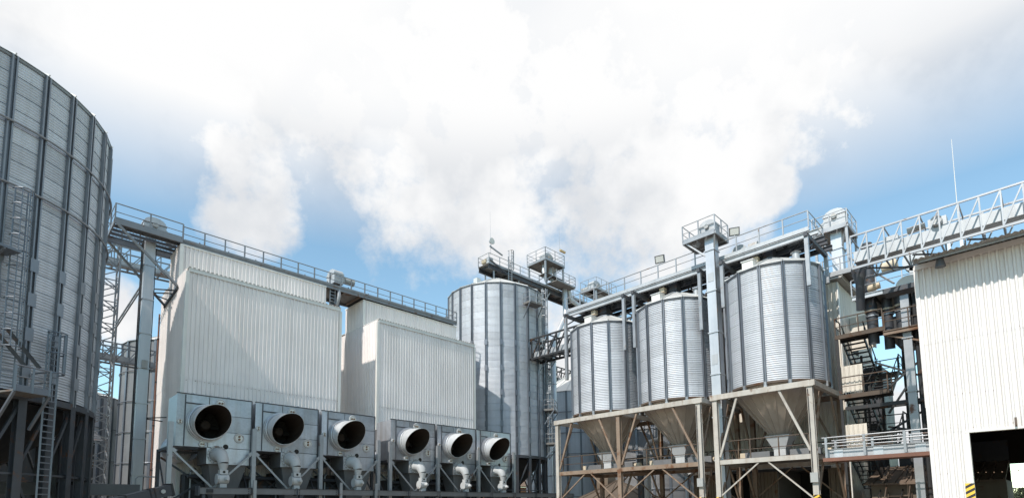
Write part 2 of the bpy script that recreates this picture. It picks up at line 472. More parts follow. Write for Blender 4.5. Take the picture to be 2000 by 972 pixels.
def silo(name, label, c, Rad, z0, z1, nsec, az0, nring, face, half, wm, sm, stiff=(0.26, 0.10), roof_h=1.4, group=None,
         roof_m='roof_light', splice=(), rings=(), roof_ind=True, waves=6):
    t = thing(name, label, 'silo', (c[0], c[1], 0), group)
    da = 2 * PI / nsec; hr = (z1 - z0) / nring
    pm = panel_mesh(Rad, da, hr, waves, wm)
    rest = MB()
    zs = []
    for r in range(nring):
        for k in range(waves * 3): zs.append((z0 + hr * r + hr * k / (waves * 3), 0.014 * math.cos(2 * PI * k / 3)))
    zs.append((z1, 0))
    for k in range(nsec):
        a = R(az0) + k * da
        mid = (math.degrees(a + da / 2) - face + 180) % 360 - 180
        if abs(mid) <= half:
            for r in range(nring):
                inst('wall_sheet', pm, t, (c[0], c[1], z0 + r * hr), a)
        else:
            rest.lathe([(Rad + o, z) for z, o in zs], 2, (c[0], c[1], 0), a, a + da)
    if rest.v: part('wall_sheets_behind', rest, wm, t, 'all', kind='stuff')
    # stiffeners: hat section
    w, d = stiff
    sb = MB()
    sb.box((Rad + 0.005, -w / 2, z0 - 0.25), (Rad + 0.03, w / 2, z1 + 0.05))
    for sgn in (-1, 1):
        y0, y1 = sorted((sgn * w * 0.20, sgn * w * 0.42))
        sb.box((Rad + 0.031, y0, z0 - 0.25), (Rad + 0.03 + d, y1, z1 + 0.05))
    smesh = sb.mesh('stiffener', sm)
    pl = MB().box((Rad + d + 0.032, -w * 0.62, -0.32), (Rad + d + 0.055, w * 0.62, 0.32)).mesh('splice_plate', sm)
    for k in range(nsec):
        a = R(az0) + k * da
        o = inst('stiffener', smesh, t, (c[0], c[1], 0), a)
        mid = (math.degrees(a) - face + 180) % 360 - 180
        if abs(mid) <= half:
            for zz in splice:
                s_ = bpy.data.objects.new('splice_plate', pl); s_.location = (0, 0, zz)
                link(s_, o, (c[0], c[1], zz))
    for zr in rings:
        part('wind_ring', MB().torus(Rad + d + 0.09, zr, 0.055, nsec * 2, c), sm, t, True)
    part('eave_ring', MB().lathe([(Rad - 0.02, z1 - 0.06), (Rad + 0.06, z1 - 0.06), (Rad + 0.10, z1 + 0.04), (Rad - 0.02, z1 + 0.10)], nsec * 2, (c[0], c[1], 0)), sm, t)
    # roof: one sheet per sector with a raised seam
    ov = 0.14; rt = 0.55
    zt = z1 + roof_h
    rs = MB(); ca, sa = math.cos(da), math.sin(da)
    e, f_ = Rad + ov, rt
    ze = z1 + 0.10 - 0.0; th = 0.03
    rs.add([(e, 0, ze), (e * ca, e * sa, ze), (f_ * ca, f_ * sa, zt), (f_, 0, zt), (e, 0, ze - th), (e * ca, e * sa, ze - th), (f_ * ca, f_ * sa, zt - th), (f_, 0, zt - th)],
           [(0, 1, 2, 3), (7, 6, 5, 4), (0, 4, 5, 1), (1, 5, 6, 2), (2, 6, 7, 3), (3, 7, 4, 0)])
    rs.bar((e + 0.03, 0.0, ze + 0.03), (f_, 0.0, zt + 0.03), 0.06, 0.08)
    rm = rs.mesh('roof_sheet', roof_m)
    for k in range(nsec): inst('roof_sheet', rm, t, (c[0], c[1], 0), R(az0) + k * da)
    part('roof_cap', MB().lathe([(rt + 0.08, zt - 0.08), (rt + 0.08, zt + 0.06), (rt * 0.6, zt + 0.14), (0.0, zt + 0.14)], 20, (c[0], c[1], 0)), sm, t)
    return t

def legs(t, c, Rad, z1, nsec, az0, m, w=0.3, face=0, half=180, brace=True, step=1):
    da = 2 * PI / nsec
    cm = MB()
    cm.box((Rad - w / 2, -w / 2, 0), (Rad - w / 2 + 0.03, w / 2, z1)); cm.box((Rad + w / 2 - 0.03, -w / 2, 0), (Rad + w / 2, w / 2, z1))
    cm.box((Rad - w / 2 + 0.03, -0.02, 0), (Rad + w / 2 - 0.03, 0.02, z1))
    me = cm.mesh('column', m)
    bb = MB()
    P = lambda k, z: (Rad * math.cos(k * da), Rad * math.sin(k * da), z)
    bm1 = MB().bar(P(0, z1 * 0.52), P(1, z1 - 0.15), 0.12, 0.12).mesh('brace', m)
    bm2 = MB().bar(P(0, z1 * 0.50), P(1, 0.3), 0.12, 0.12).mesh('brace', m)
    bm3 = MB().bar(P(0, z1 * 0.51), P(1, z1 * 0.51), 0.10, 0.10).mesh('brace', m)
    for k in range(nsec):
        a = R(az0) + k * da
        mid = (math.degrees(a) - face + 180) % 360 - 180
        if abs(mid) > half: continue
        inst('column', me, t, (c[0], c[1], 0), a)
        if brace and k % step == 0:
            for q in (bm1, bm2, bm3): inst('brace', q, t, (c[0], c[1], 0), a)
    part('base_ring', MB().lathe([(Rad - 0.2, z1), (Rad + 0.2, z1), (Rad + 0.2, z1 + 0.3), (Rad - 0.2, z1 + 0.3)], nsec * 2, (c[0], c[1], 0), loop=True), m, t)

def polar(c, r, az, z=0): return Vector((c[0] + r * math.cos(R(az)), c[1] + r * math.sin(R(az)), z))

# --- the tall silo at the left edge
BC, BR = (-2.37, 39.93), 6.95
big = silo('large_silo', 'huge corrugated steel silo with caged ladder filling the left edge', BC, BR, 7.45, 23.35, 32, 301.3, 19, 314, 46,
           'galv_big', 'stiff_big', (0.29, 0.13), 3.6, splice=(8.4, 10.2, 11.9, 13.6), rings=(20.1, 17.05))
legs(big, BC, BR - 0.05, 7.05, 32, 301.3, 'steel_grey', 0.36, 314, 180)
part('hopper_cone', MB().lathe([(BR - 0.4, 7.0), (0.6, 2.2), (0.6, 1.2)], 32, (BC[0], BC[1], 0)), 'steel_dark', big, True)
n_ = polar((0, 0), 1, 294.5)
ladder(big, polar(BC, BR + 0.36, 294.5), n_, 7.5, 16.9, (9.3, 16.8), w=0.5, hoop=0.75, strong=1.15, m='galv_stiff')
n_ = polar((0, 0), 1, 309)
ladder(big, polar(BC, BR + 0.42, 309), n_, 0.1, 10.6, (8.5, 10.5), w=0.62, strong=1.5, hoop=1.0, m='galv_stiff')
def big_platform():
    a, b = polar(BC, BR + 0.25, 292), polar(BC, BR + 0.25, 303)
    n = polar((0, 0), 1, 298.5)
    d = MB(); z = 7.15
    p = [a + Z * z, b + Z * z, b + n * 1.25 + Z * z, a + n * 1.25 + Z * z]
    d.prism(p, (0, 0, 0.08))
    pf = part('platform', d, 'deck_plate', big)
    q = MB()
    for i, j in ((1, 2), (2, 3)): q.bar(p[i] + Z * 0.16, p[j] + Z * 0.16, 0.04, 0.30)
    part('toe_board', q, 'galv_stiff', pf)
    top = [v + Z * 1.18 for v in p]
    part('handrail', MB().path([top[1], top[2], top[3]], 0.04, 6), 'galv_stiff', pf)
    part('middle_rail', MB().path([v - Z * 0.5 for v in (top[1], top[2], top[3])], 0.03, 6), 'galv_stiff', pf)
    for v in (p[1], p[2], p[3], (p[2] + p[3]) / 2): barp('post', v, v + Z * 1.18, 0.08, 0.08, 'galv_stiff', pf)
    for v in (p[2], p[3]): barp('strut', v, v - n * 1.2 - Z * 1.5, 0.1, 0.1, 'galv_stiff', pf)
    # rusty steep steps rising to the left of the platform
    for k in (0, 0.5):
        barp('stair_stringer', p[2] + Z * 1.3 - n * 0.2 + Vector((-0.3 - k, 0, 0)), p[2] + Z * 2.9 + Vector((-1.5 - k, 0, 0)) - n * 0.2, 0.06, 0.16, 'steel_dark', pf)
    # small bracket landing higher up
    a2 = polar(BC, BR + 0.3, 287); 
    barp('bracket', a2 + Z * 13.6, a2 + n * 1.0 + Z * 13.6, 1.3, 0.12, 'galv_stiff', pf)
    barp('bracket', a2 + Z * 12.9, a2 + n * 1.0 + Z * 13.5, 0.08, 0.08, 'galv_stiff', pf)
big_platform()

# --- the silo behind the two clad buildings
CC, CR = (45.2, 48.1), 5.97
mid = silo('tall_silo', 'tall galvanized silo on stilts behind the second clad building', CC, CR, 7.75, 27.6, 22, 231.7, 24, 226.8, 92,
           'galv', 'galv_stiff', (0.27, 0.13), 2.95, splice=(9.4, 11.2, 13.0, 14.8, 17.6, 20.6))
legs(mid, CC, CR - 0.05, 7.4, 22, 231.7, 'steel_grey', 0.36, 226.8, 180)
part('hopper_cone', MB().lathe([(CR - 0.4, 7.3), (0.6, 2.4), (0.6, 1.2)], 22, (CC[0], CC[1], 0)), 'steel_dark', mid, True)
def mid_extra():
    # caged ladder and landings on the right-hand side
    for az, za, zb in ((287, 19.8, 27.9), (297, 7.6, 20.0)):
        n = polar((0, 0), 1, az)
        ladder(mid, polar(CC, CR + 0.5, az), n, za, zb, (za + 1.8, zb), w=0.55, strong=1.9, hoop=1.0)
    for az, z, wd in ((266, 25.2, 2.0), (291, 19.4, 2.2), (300, 13.2, 2.4), (302, 9.2, 2.2)):
        n = polar((0, 0), 1, az); u = Vector((-n.y, n.x, 0)); b = polar(CC, CR + 0.2, az)
        p = [b - u * wd / 2 + Z * z, b + u * wd / 2 + Z * z, b + u * wd / 2 + n * 1.2 + Z * z, b - u * wd / 2 + n * 1.2 + Z * z]
        pf = part('landing', MB().prism(p, (0, 0, 0.22)), 'deck_plate', mid)
        for i, j in ((1, 2), (2, 3), (3, 0)):
            for h in (0.7, 1.3): part('rail', MB().tube(p[i] + Z * h, p[j] + Z * h, 0.035, n=6), 'galv_rail', pf)
        for v in (p[0], p[1], p[2], p[3], (p[2] + p[3]) / 2): barp('post', v, v + Z * 1.33, 0.08, 0.08, 'galv_rail', pf)
        for v in (p[2], p[3]): barp('strut', v, v - n * 1.15 - Z * 1.6, 0.09, 0.09, 'galv_stiff', pf)
    # hatch box on the roof
    q = polar(CC, 4.9, 200, 28.35)
    part('roof_hatch', MB().box((q.x - 0.32, q.y - 0.32, q.z - 0.4), (q.x + 0.32, q.y + 0.32, q.z + 0.42)), 'roof_light', mid)
mid_extra()

# --- the three hopper silos on the right
def hopper_silo(name, label, c, az0, face, z1):
    Rd = 2.95
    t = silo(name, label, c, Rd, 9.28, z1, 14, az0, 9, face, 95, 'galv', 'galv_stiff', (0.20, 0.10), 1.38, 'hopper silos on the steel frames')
    part('skirt_ring', MB().lathe([(Rd - 0.12, 9.14), (Rd + 0.07, 9.14), (Rd + 0.07, 9.28), (Rd - 0.12, 9.28)], 56, (c[0], c[1], 0), loop=True), 'rail_rusty', t)
    fm = MB().box((Rd - 0.07, -0.09, 8.93), (Rd + 0.13, 0.09, 9.26)).mesh('foot', 'galv_rail')
    for k in range(14): inst('foot', fm, t, (c[0], c[1], 0), R(az0) + k * 2 * PI / 14)
    # cone of folded sheets
    nseg = 20; da = 2 * PI / nseg; ca, sa = math.cos(da), math.sin(da)
    a, b = Rd - 0.12, 0.52
    za, zb = 9.15, 6.15
    cs = MB().add([(a, 0, za), (a * ca, a * sa, za), (b * ca, b * sa, zb), (b, 0, zb)], [(0, 1, 2, 3)])
    cs.bar((a + 0.02, 0, za), (b + 0.02, 0, zb), 0.05, 0.05)
    cm = cs.mesh('cone_sheet', 'cone_brown')
    for k in range(nseg): inst('cone_sheet', cm, t, (c[0], c[1], 0), R(az0) + k * da)
    # square outlet
    o = MB()
    x, y = c
    def ring(h, z): return [(x - h, y - h, z), (x + h, y - h, z), (x + h, y + h, z), (x - h, y + h, z)]
    o.add(ring(0.76, 6.2) + ring(0.38, 5.35), [(0, 1, 5, 4), (1, 2, 6, 5), (2, 3, 7, 6), (3, 0, 4, 7), (3, 2, 1, 0)])
    part('outlet_funnel', o, 'pipe_grey', t)
    part('outlet_box', MB().box((x - 0.36, y - 0.36, 4.75), (x + 0.36, y + 0.36, 5.345)), 'pipe_grey', t)
    part('slide_gate', MB().box((x - 0.6, y - 0.52, 4.62), (x + 0.6, y + 0.52, 4.745)), 'steel_grey', t)
    # roof hatch on the near left
    q = polar(c, 2.3, face - 32, z1 + 0.5)
    hh = part('roof_hatch', MB().box((q.x - 0.34, q.y - 0.34, q.z - 0.35), (q.x + 0.34, q.y + 0.34, q.z + 0.28)), 'flashing', t)
    part('hatch_lid', MB().box((q.x - 0.4, q.y - 0.4, q.z + 0.285), (q.x + 0.4, q.y + 0.4, q.z + 0.34)), 'roof_light', hh)
    q = polar(c, 2.0, face + 48, z1 + 0.75)
    part('roof_vent', MB().lathe([(0.22, -0.3), (0.22, 0.35), (0.32, 0.36), (0.0, 0.52)], 14, tuple(q)), 'grey_cover', t)
    return t
hopper_silo('hopper_silo', 'leftmost hopper silo of three on the rusty double frame', (37.0, 25.85), 218.3, 214.9, 16.3)
hopper_silo('hopper_silo', 'middle hopper silo of three on the rusty double frame', (37.0, 19.4), 216.3, 207.6, 16.35)
hopper_silo('hopper_silo', 'rightmost hopper silo of three on its own single frame', (37.0, 12.44), 211.5, 198.6, 16.6)

# --- silos far behind
def far_silo(label, c, Rad, z0, z1, nsec, m, roof_h, leg=False):
    t = thing('far_silo', label, 'silo', (c[0], c[1], 0), 'silos in the background')
    part('wall', MB().lathe([(Rad + (0.012 if i % 2 else -0.012), z0 + (z1 - z0) * i / 200) for i in range(201)], nsec * 3, (c[0], c[1], 0)), m, t, True)
    sm = MB().box((Rad, -0.13, z0), (Rad + 0.14, 0.13, z1)).mesh('stiffener', 'galv_stiff')
    for k in range(nsec): inst('stiffener', sm, t, (c[0], c[1], 0), k * 2 * PI / nsec)
    nr = max(3, int((z1 - z0) / 3))
    for k in range(1, nr): part('wind_ring', MB().torus(Rad + 0.16, z0 + (z1 - z0) * k / nr, 0.05, nsec * 2, c), 'galv_stiff', t)
    e = Rad + 0.2; da = 2 * PI / nsec; ca, sa = math.cos(da), math.sin(da)
    rs = MB().add([(e, 0, z1), (e * ca, e * sa, z1), (0.4 * ca, 0.4 * sa, z1 + roof_h), (0.4, 0, z1 + roof_h)], [(0, 1, 2, 3)])
    rs.bar((e, 0, z1 + 0.04), (0.4, 0, z1 + roof_h + 0.04), 0.07, 0.08)
    rm = rs.mesh('roof_sheet', 'roof_light')
    for k in range(nsec): inst('roof_sheet', rm, t, (c[0], c[1], 0), k * da)
    part('roof_cap', MB().lathe([(0.5, z1 + roof_h - 0.1), (0.5, z1 + roof_h + 0.3), (0, z1 + roof_h + 0.5)], 16, (c[0], c[1], 0)), 'galv_stiff', t)
    return t
far_silo('dark far silo between the elevator leg and the first clad building', (16.6, 74.5), 5.6, 0.3, 21.0, 20, 'hopper_grey', 2.4)  # darker grey puts the shadow of neighbouring silos into the wall colour
far_silo('low far silo seen through the lattice tower', (6.0, 82.0), 6.4, 0.3, 15.2, 26, 'galv', 2.2)
far_silo('far silo with white conical roof right of the tall silo', (66.0, 52.0), 8.0, 0.3, 18.3, 26, 'galv_big', 4.6)
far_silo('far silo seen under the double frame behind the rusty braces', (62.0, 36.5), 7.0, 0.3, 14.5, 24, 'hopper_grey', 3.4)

# ------------------------------------------------------------------ clad buildings
def sheet_mesh(w, h, ribs, depth, m, prof=((0, 0), (0.60, 0), (0.70, 1), (0.88, 1), (1.0, 0)), name='cladding_sheet'):
    k = ('sheet', round(w, 3), round(h, 3), ribs, depth, m, name)
    if k in CACHE: return CACHE[k]
    b = MB(); p = w / ribs; xs = []
    for i in range(ribs):
        for u, d in prof:
            if i and u == 0: continue
            xs.append(((i + u) * p, d * depth))
    for z in (0, h):
        for x, y in xs: b.v.append((x, y, z))
    n = len(xs)
    for i in range(n - 1): b.f.append((i + 1, i, n + i, n + i + 1))
    CACHE[k] = b.mesh(name, m)
    return CACHE[k]
DIRS = {'-Y': ((0, -1), (-1, 0)), '+Y': ((0, 1), (1, 0)), '-X': ((-1, 0), (0, 1)), '+X': ((1, 0), (0, -1))}
def clad(parent, side, p0, width, zs, sw, ribs, depth, m):
    """rows of ribbed sheets on one face; p0 = corner where the run starts"""
    n, u = DIRS[side]
    ns = max(1, round(width / sw)); w = width / ns
    rz = math.atan2(u[1], u[0])
    for r in range(len(zs) - 1):
        me = sheet_mesh(w, zs[r + 1] - zs[r] + (0.06 if r < len(zs) - 2 else 0), ribs, depth, m)
        for k in range(ns):
            o = 0.004 + 0.022 * r
            inst('cladding_sheet', me, parent, (p0[0] + u[0] * k * w + n[0] * o, p0[1] + u[1] * k * w + n[1] * o, zs[r]), rz)
def screws(parent, side, p0, width, zs, pitch, m='knob_brown', off=0.012, phase=0.3):
    n, u = DIRS[side]; b = MB(); k = phase * pitch
    while k < width:
        for z in zs:
            x, y = p0[0] + u[0] * k + n[0] * off, p0[1] + u[1] * k + n[1] * off
            zz = z + random.uniform(-0.03, 0.03); s = random.uniform(0.014, 0.026)
            if random.random() < 0.75:
                b.box((x - s, y - s, zz - s), (x + s, y + s, zz + s))
        k += pitch
    part('fasteners', b, m, parent, kind='stuff')

def dryer(label, x0, x1, yback, yup, yupb, zl, zu, group):
    t = thing('clad_building', label, 'building', ((x0 + x1) / 2, 42.5, 0), group)
    y0 = 42.5; W = x1 - x0
    part('inner_wall', MB().box((x0 + 0.02, y0 + 0.02, 0), (x1 - 0.02, yback - 0.02, zl - 0.05)), 'wall_core', t)
    part('inner_wall', MB().box((x0 + 0.02, yup + 0.02, zl - 0.04), (x1 - 0.27, yupb - 0.02, zu - 0.02)), 'wall_core', t)
    rows = [0, 5.2, 11.0, zl - 0.02]
    clad(t, '-Y', (x1, y0), W, rows, 1.16, 4, 0.075, 'clad_grey')
    clad(t, '-X', (x0, y0), yback - y0, rows, 1.16, 4, 0.075, 'clad_grey')
    clad(t, '+X', (x1, yback), yback - y0, rows, 1.16, 4, 0.075, 'clad_grey')
    clad(t, '+Y', (x0, yback), W, rows, 1.16, 4, 0.075, 'clad_grey')
    clad(t, '-Y', (x1 - 0.25, yup), W - 0.25, [zl + 0.12, zu], 1.16, 4, 0.075, 'clad_grey')
    clad(t, '-X', (x0, yup), yupb - yup, [zl, zu], 1.16, 4, 0.075, 'clad_grey')
    clad(t, '+X', (x1 - 0.25, yupb), yupb - yup, [zl, zu], 1.16, 4, 0.075, 'clad_grey')
    screws(t, '-Y', (x1, y0), W, [z for z in (7.6, 9.2, 10.95, 12.6, 14.3, 16.0, 17.4)], W / 40)
    # low roof with folded drip edge, corner flashings
    part('roof', MB().add([(x0 - 0.05, y0 - 0.17, zl - 0.03), (x1 + 0.05, y0 - 0.17, zl - 0.03), (x1 + 0.05, yback + 0.05, zl + 0.22), (x0 - 0.05, yback + 0.05, zl + 0.22),
                           (x0 - 0.05, y0 - 0.17, zl + 0.02), (x1 + 0.05, y0 - 0.17, zl + 0.02), (x1 + 0.05, yback + 0.05, zl + 0.27), (x0 - 0.05, yback + 0.05, zl + 0.27)],
                          [(3, 2, 1, 0), (4, 5, 6, 7), (0, 1, 5, 4), (1, 2, 6, 5), (2, 3, 7, 6), (3, 0, 4, 7)]), 'flashing', t)
    rm = sheet_mesh(W / 10 + 0.01, 0.5, 4, 0.05, 'roof_fibre', name='roof_edge')
    part('drip_flashing', MB().box((x0 - 0.02, y0 - 0.16, zl - 0.26), (x1 + 0.02, y0 - 0.14, zl - 0.035)), 'flashing', t)
    # ribbed roof edge showing as a row of teeth
    tb = MB(); n = 40; p = (W + 0.1) / n
    for i in range(n):
        xa = x0 - 0.05 + i * p
        tb.box((xa + 0.1 * p, y0 - 0.22, zl + 0.022), (xa + 0.62 * p, y0 + 1.2, zl + 0.075))
    part('roof_ribs', tb, 'roof_fibre', t, kind='stuff')
    for x, s in ((x0, -1), (x1, 1)):
        b = MB().box((min(x + s * 0.145, x + s * 0.135), y0 - 0.145, 0), (max(x + s * 0.145, x + s * 0.135), y0 + 0.08, zl - 0.27))
        b.box((min(x - s * 0.08, x + s * 0.135), y0 - 0.145, 0), (max(x - s * 0.08, x + s * 0.135), y0 - 0.135, zl - 0.27))
        part('corner_flashing', b, 'flashing', t)
    part('upper_roof', MB().box((x0 - 0.08, yup - 0.1, zu + 0.003), (x1 - 0.2, yupb + 0.1, zu + 0.1)), 'flashing', t)
    part('upper_corner_flashing', MB().box((x0 - 0.09, yup - 0.095, zl + 0.1), (x0 + 0.16, yup - 0.08, zu)), 'flashing', t)
    return t
dryer('pale ribbed-metal building between big left silo and its twin', 9.79, 21.39, 49.7, 44.8, 47.6, 19.05, 21.6, 'twin clad dryer buildings')
dryer('pale ribbed-metal building beside the tall silo, right of its twin', 25.13, 36.6, 51.8, 45.2, 48.6, 19.0, 21.55, 'twin clad dryer buildings')

# drain pipe and brackets on the shaded side of the first building
dp = thing('downpipe', 'thin rusty downpipe on back corner of first clad building', 'pipe', (9.6, 49.85, 0))
part('pipe', MB().path([(9.62, 49.85, 17.6), (9.62, 49.85, 0.1)], 0.06, 8), 'red_oxide', dp)
for z in (15.5, 12.0, 8.5, 5.0): part('clamp', MB().box((9.54, 49.77, z), (9.72, 49.93, z + 0.08)), 'steel_dark', dp)

# ------------------------------------------------------------------ roof walkway along both buildings
def roof_walk():
    t = thing('roof_walkway', 'long roof walkway with handrail and conveyor above both pale buildings', 'walkway', (23, 45.6, 21.7))
    y0, y1, z = 44.9, 48.2, 21.98
    part('deck', MB().box((9.9, y0, z), (36.3, y1, z + 0.06)), 'deck_plate', t)
    for y in (y0 + 0.06, y1 - 0.06): ibeam('beam', (9.9, y, z - 0.13), (36.3, y, z - 0.13), 0.12, 0.25, 'steel_mid', t)
    x = 10.4
    while x < 36.2:
        barp('cross_beam', (x, y0 + 0.13, z - 0.10), (x, y1 - 0.13, z - 0.10), 0.1, 0.18, 'frame_rusty', t); x += 1.6
    railing(t, [(9.9, y0 + 0.03, z + 0.06), (21.6, y0 + 0.03, z + 0.06)], 1.1, 1.45, 'steel_mid', 0.09, 0.035, toe=0.14)
    railing(t, [(23.7, y0 + 0.03, z + 0.06), (36.25, y0 + 0.03, z + 0.06), (36.25, y1, z + 0.06)], 1.1, 1.45, 'steel_mid', 0.09, 0.035, toe=0.14)
    railing(t, [(21.6, y0 + 0.035, z + 0.06), (23.7, y0 + 0.035, z + 0.06)], 1.1, 1.05, 'steel_mid', 0.09, 0.035, toe=0.14, ends=(False, False))
    part('conveyor_trough', MB().box((10.2, 45.75, z + 0.1), (35.8, 46.25, z + 0.62)), 'grey_cover', t)
    for k in range(12):
        xx = 11.2 + 2.1 * k
        part('trough_flange', MB().box((xx, 45.7, z + 0.065), (xx + 0.06, 46.3, z + 0.68)), 'steel_mid', t)
roof_walk()

# ------------------------------------------------------------------ bucket elevators
def elev_leg(name, label, x, y, wx, wy, z1, m='leg_casing', joints=2.6, twin=0.0, z0=0):
    t = thing(name, label, 'elevator', (x, y, 0), 'bucket elevators')
    part('casing', MB().box((x - wx / 2, y - wy / 2, z0), (x + wx / 2, y + wy / 2, z1)), m, t)
    z = z0 + 1.8
    while z < z1:
        part('flange', MB().box((x - wx / 2 - 0.06, y - wy / 2 - 0.06, z), (x + wx / 2 + 0.06, y + wy / 2 + 0.06, z + 0.07)), m, t); z += joints
    return t
def head(t, x, y, z, s=1.0, along='X', m='grey_cover', mm='motor_grey'):
    """elevator head: casing with rounded hood, motor with gearbox at its side, discharge chute"""
    ax = Vector((1, 0, 0)) if along == 'X' else Vector((0, 1, 0))
    ay = Vector((0, 1, 0)) if along == 'X' else Vector((1, 0, 0))
    o = Vector((x, y, z))
    L_, W_ = 0.62 * s, 0.36 * s
    prof = [(-L_, 0), (-L_, 0.75 * s)] + [(-L_ * math.cos(a), 0.75 * s + 0.40 * s * math.sin(a)) for a in [PI * k / 8 for k in range(1, 8)]] + [(L_, 0.75 * s), (L_, 0)]
    hd = part('head_casing', MB().prism([o + ax * u + Z * v - ay * W_ for u, v in prof], ay * (2 * W_)), m, t)
    part('casing_flange', MB().prism([o + ax * (L_ * 1.07) * sg + Z * (0.70 * s) - ay * W_ * 1.12 for sg in (-1, 1)] + [o + ax * (L_ * 1.07) * sg + Z * (0.78 * s) - ay * W_ * 1.12 for sg in (1, -1)], ay * (2.24 * W_)), m, hd)
    c = o + Z * (0.62 * s)
    part('bearing', MB().tube(c - ay * (W_ + 0.16 * s), c - ay * W_, 0.16 * s, n=12), mm, hd)
    part('gearbox', MB().prism([c + ay * W_ + ax * u * s + Z * v * s for u, v in ((-0.22, -0.25), (0.22, -0.25), (0.22, 0.22), (-0.22, 0.22))], ay * (0.34 * s)), mm, t)
    mo = part('motor', MB().tube(c + ay * (W_ + 0.36 * s), c + ay * (W_ + 1.0 * s), 0.25 * s, n=14), mm, t, True)
    part('fan_cover', MB().tube(c + ay * (W_ + 1.01 * s), c + ay * (W_ + 1.14 * s), 0.27 * s, n=14), mm, mo)
    p = o + ax * (L_ + 0.02)
    part('discharge_chute', MB().prism([p + Z * (0.55 * s) - ay * W_ * 0.8, p + Z * (0.1 * s) - ay * W_ * 0.8, p + ax * 0.35 * s - Z * (0.35 * s) - ay * W_ * 0.8, p + ax * (0.6 * s) - Z * (0.3 * s) - ay * W_ * 0.8, p + ax * (0.6 * s) - Z * 0.05 - ay * W_ * 0.8], ay * (1.6 * W_)), m, t)

e1 = elev_leg('bucket_elevator', 'tall blue-grey elevator leg between lattice tower and first pale building', 8.15, 46.75, 0.64, 0.8, 22.4)
head(e1, 8.3, 46.4, 22.35, 1.15, 'X')
for z in (18.1, 8.6):
    barp('tie_bar', (8.47, 46.6, z), (9.74, 46.2, z + 0.15), 0.07, 0.07, 'steel_dark', e1)
    barp('tie_bar', (8.47, 46.9, z), (9.74, 47.5, z), 0.07, 0.07, 'steel_dark', e1)
part('conduit', MB().tube((8.52, 46.4, 0.2), (8.52, 46.4, 21.5), 0.03, n=6), 'steel_dark', e1)
part('junction_box', MB().box((8.0, 46.2, 12.2), (8.35, 46.34, 12.8)), 'motor_grey', e1)
part('service_ladder', MB().tube((7.72, 46.5, 0.2), (7.72, 46.5, 22), 0.04, n=6).tube((7.72, 47.0, 0.2), (7.72, 47.0, 22), 0.04, n=6), 'steel_dark', e1)
e2 = elev_leg('bucket_elevator', 'elevator with rounded silver head rising between the two pale buildings', 22.6, 46.0, 0.6, 0.9, 22.6, 'steel_grey')
head(e2, 22.6, 46.0, 22.55, 1.25, 'Y')
part('spout', MB().path([(22.6, 45.2, 22.2), (22.5, 44.9, 21.2), (22.4, 45.4, 20.0), (22.4, 46.2, 19.2)], 0.16, 10), 'galv_rail', e2, True)
lc = ladder(e2, (22.0, 45.2), (0, -1), 19.3, 22.0, None, w=0.5, strong=1.5)

# platform around the first elevator head
def platform1():
    t = thing('elevator_platform', 'railed steel platform around elevator head left of the first pale building', 'platform', (7.7, 46.5, 22.0))
    x0, x1, y0, y1, z = 5.7, 9.85, 44.75, 48.3, 22.05
    for a, b in (((x0, y0), (x1, y0)), ((x0, y1), (x1, y1)), ((x0, y0 + .08), (x0, y1 - .08)), ((x1, y0 + .08), (x1, y1 - .08))):
        barp('edge_beam', (*a, z - 0.12), (*b, z - 0.12), 0.1, 0.3, 'steel_mid', t)
    for k in range(1, 5):
        y = y0 + (y1 - y0) * k / 5
        ibeam('joist', (x0 + 0.06, y, z - 0.16), (x1 - 0.06, y, z - 0.16), 0.12, 0.2, 'steel_mid', t)
    part('floor_plate', MB().box((x0 + 0.3, y0 + 0.06, z + 0.031), (x1, y0 + 0.85, z + 0.06)), 'deck_plate', t)
    gm = MB().box((-0.012, y0 + 0.9, z), (0.012, y1 - 0.05, z + 0.03))
    g = MB()
    for k in range(20): g.box((x0 + 0.1 + k * 0.2, y0 + 0.87, z), (x0 + 0.125 + k * 0.2, y1 - 0.06, z + 0.028))
    part('grating', g, 'steel_mid', t, kind='stuff')
    railing(t, [(x1, y0, z + 0.03), (x0, y0, z + 0.03), (x0, y1, z + 0.03), (x1, y1, z + 0.03)], 1.15, 1.9, 'steel_mid', 0.09, 0.036, toe=0.18)
    for p, q in (((x0 + 0.1, y0, z - 0.2), (9.74, 44.65, 18.25)), ((x0 + 0.1, y1, z - 0.2), (9.74, 48.45, 17.85))):
        barp('strut', p, q, 0.15, 0.15, 'steel_mid', t)
    barp('wall_rail', (9.66, 44.5, 18.2), (9.66, 48.55, 17.85), 0.14, 0.22, 'steel_dark', t)
    barp('link', (8.5, 46.3, 18.3), (9.6, 45.3, 18.2), 0.08, 0.08, 'steel_dark', t)
    barp('link', (8.5, 46.3, 17.9), (9.6, 48.2, 17.8), 0.08, 0.08, 'steel_dark', t)
platform1()

# ------------------------------------------------------------------ lattice tower and galleries behind the platform
def lattice_tower(label, x, y, w, z1, step, m, cat='tower'):
    t = thing('lattice_tower', label, cat, (x, y, 0))
    cs = [(x - w / 2, y - w / 2), (x + w / 2, y - w / 2), (x + w / 2, y + w / 2), (x - w / 2, y + w / 2)]
    for c in cs: barp('corner_post', (*c, 0), (*c, z1), 0.12, 0.12, m, t)
    k = 0; z = 0.3
    while z + step < z1:
        for i in range(4):
            a, b = cs[i], cs[(i + 1) % 4]
            if k % 2: a, b = b, a
            barp('diagonal', (*a, z), (*b, z + step), 0.07, 0.07, m, t)
            if k % 2 == 0: barp('crosspiece', (*a, z), (*b, z), 0.07, 0.07, m, t)
        z += step; k += 1
    return t
lattice_tower('open steel lattice tower just right of the huge left silo', 6.75, 55.3, 1.5, 25.5, 0.95, 'steel_mid')

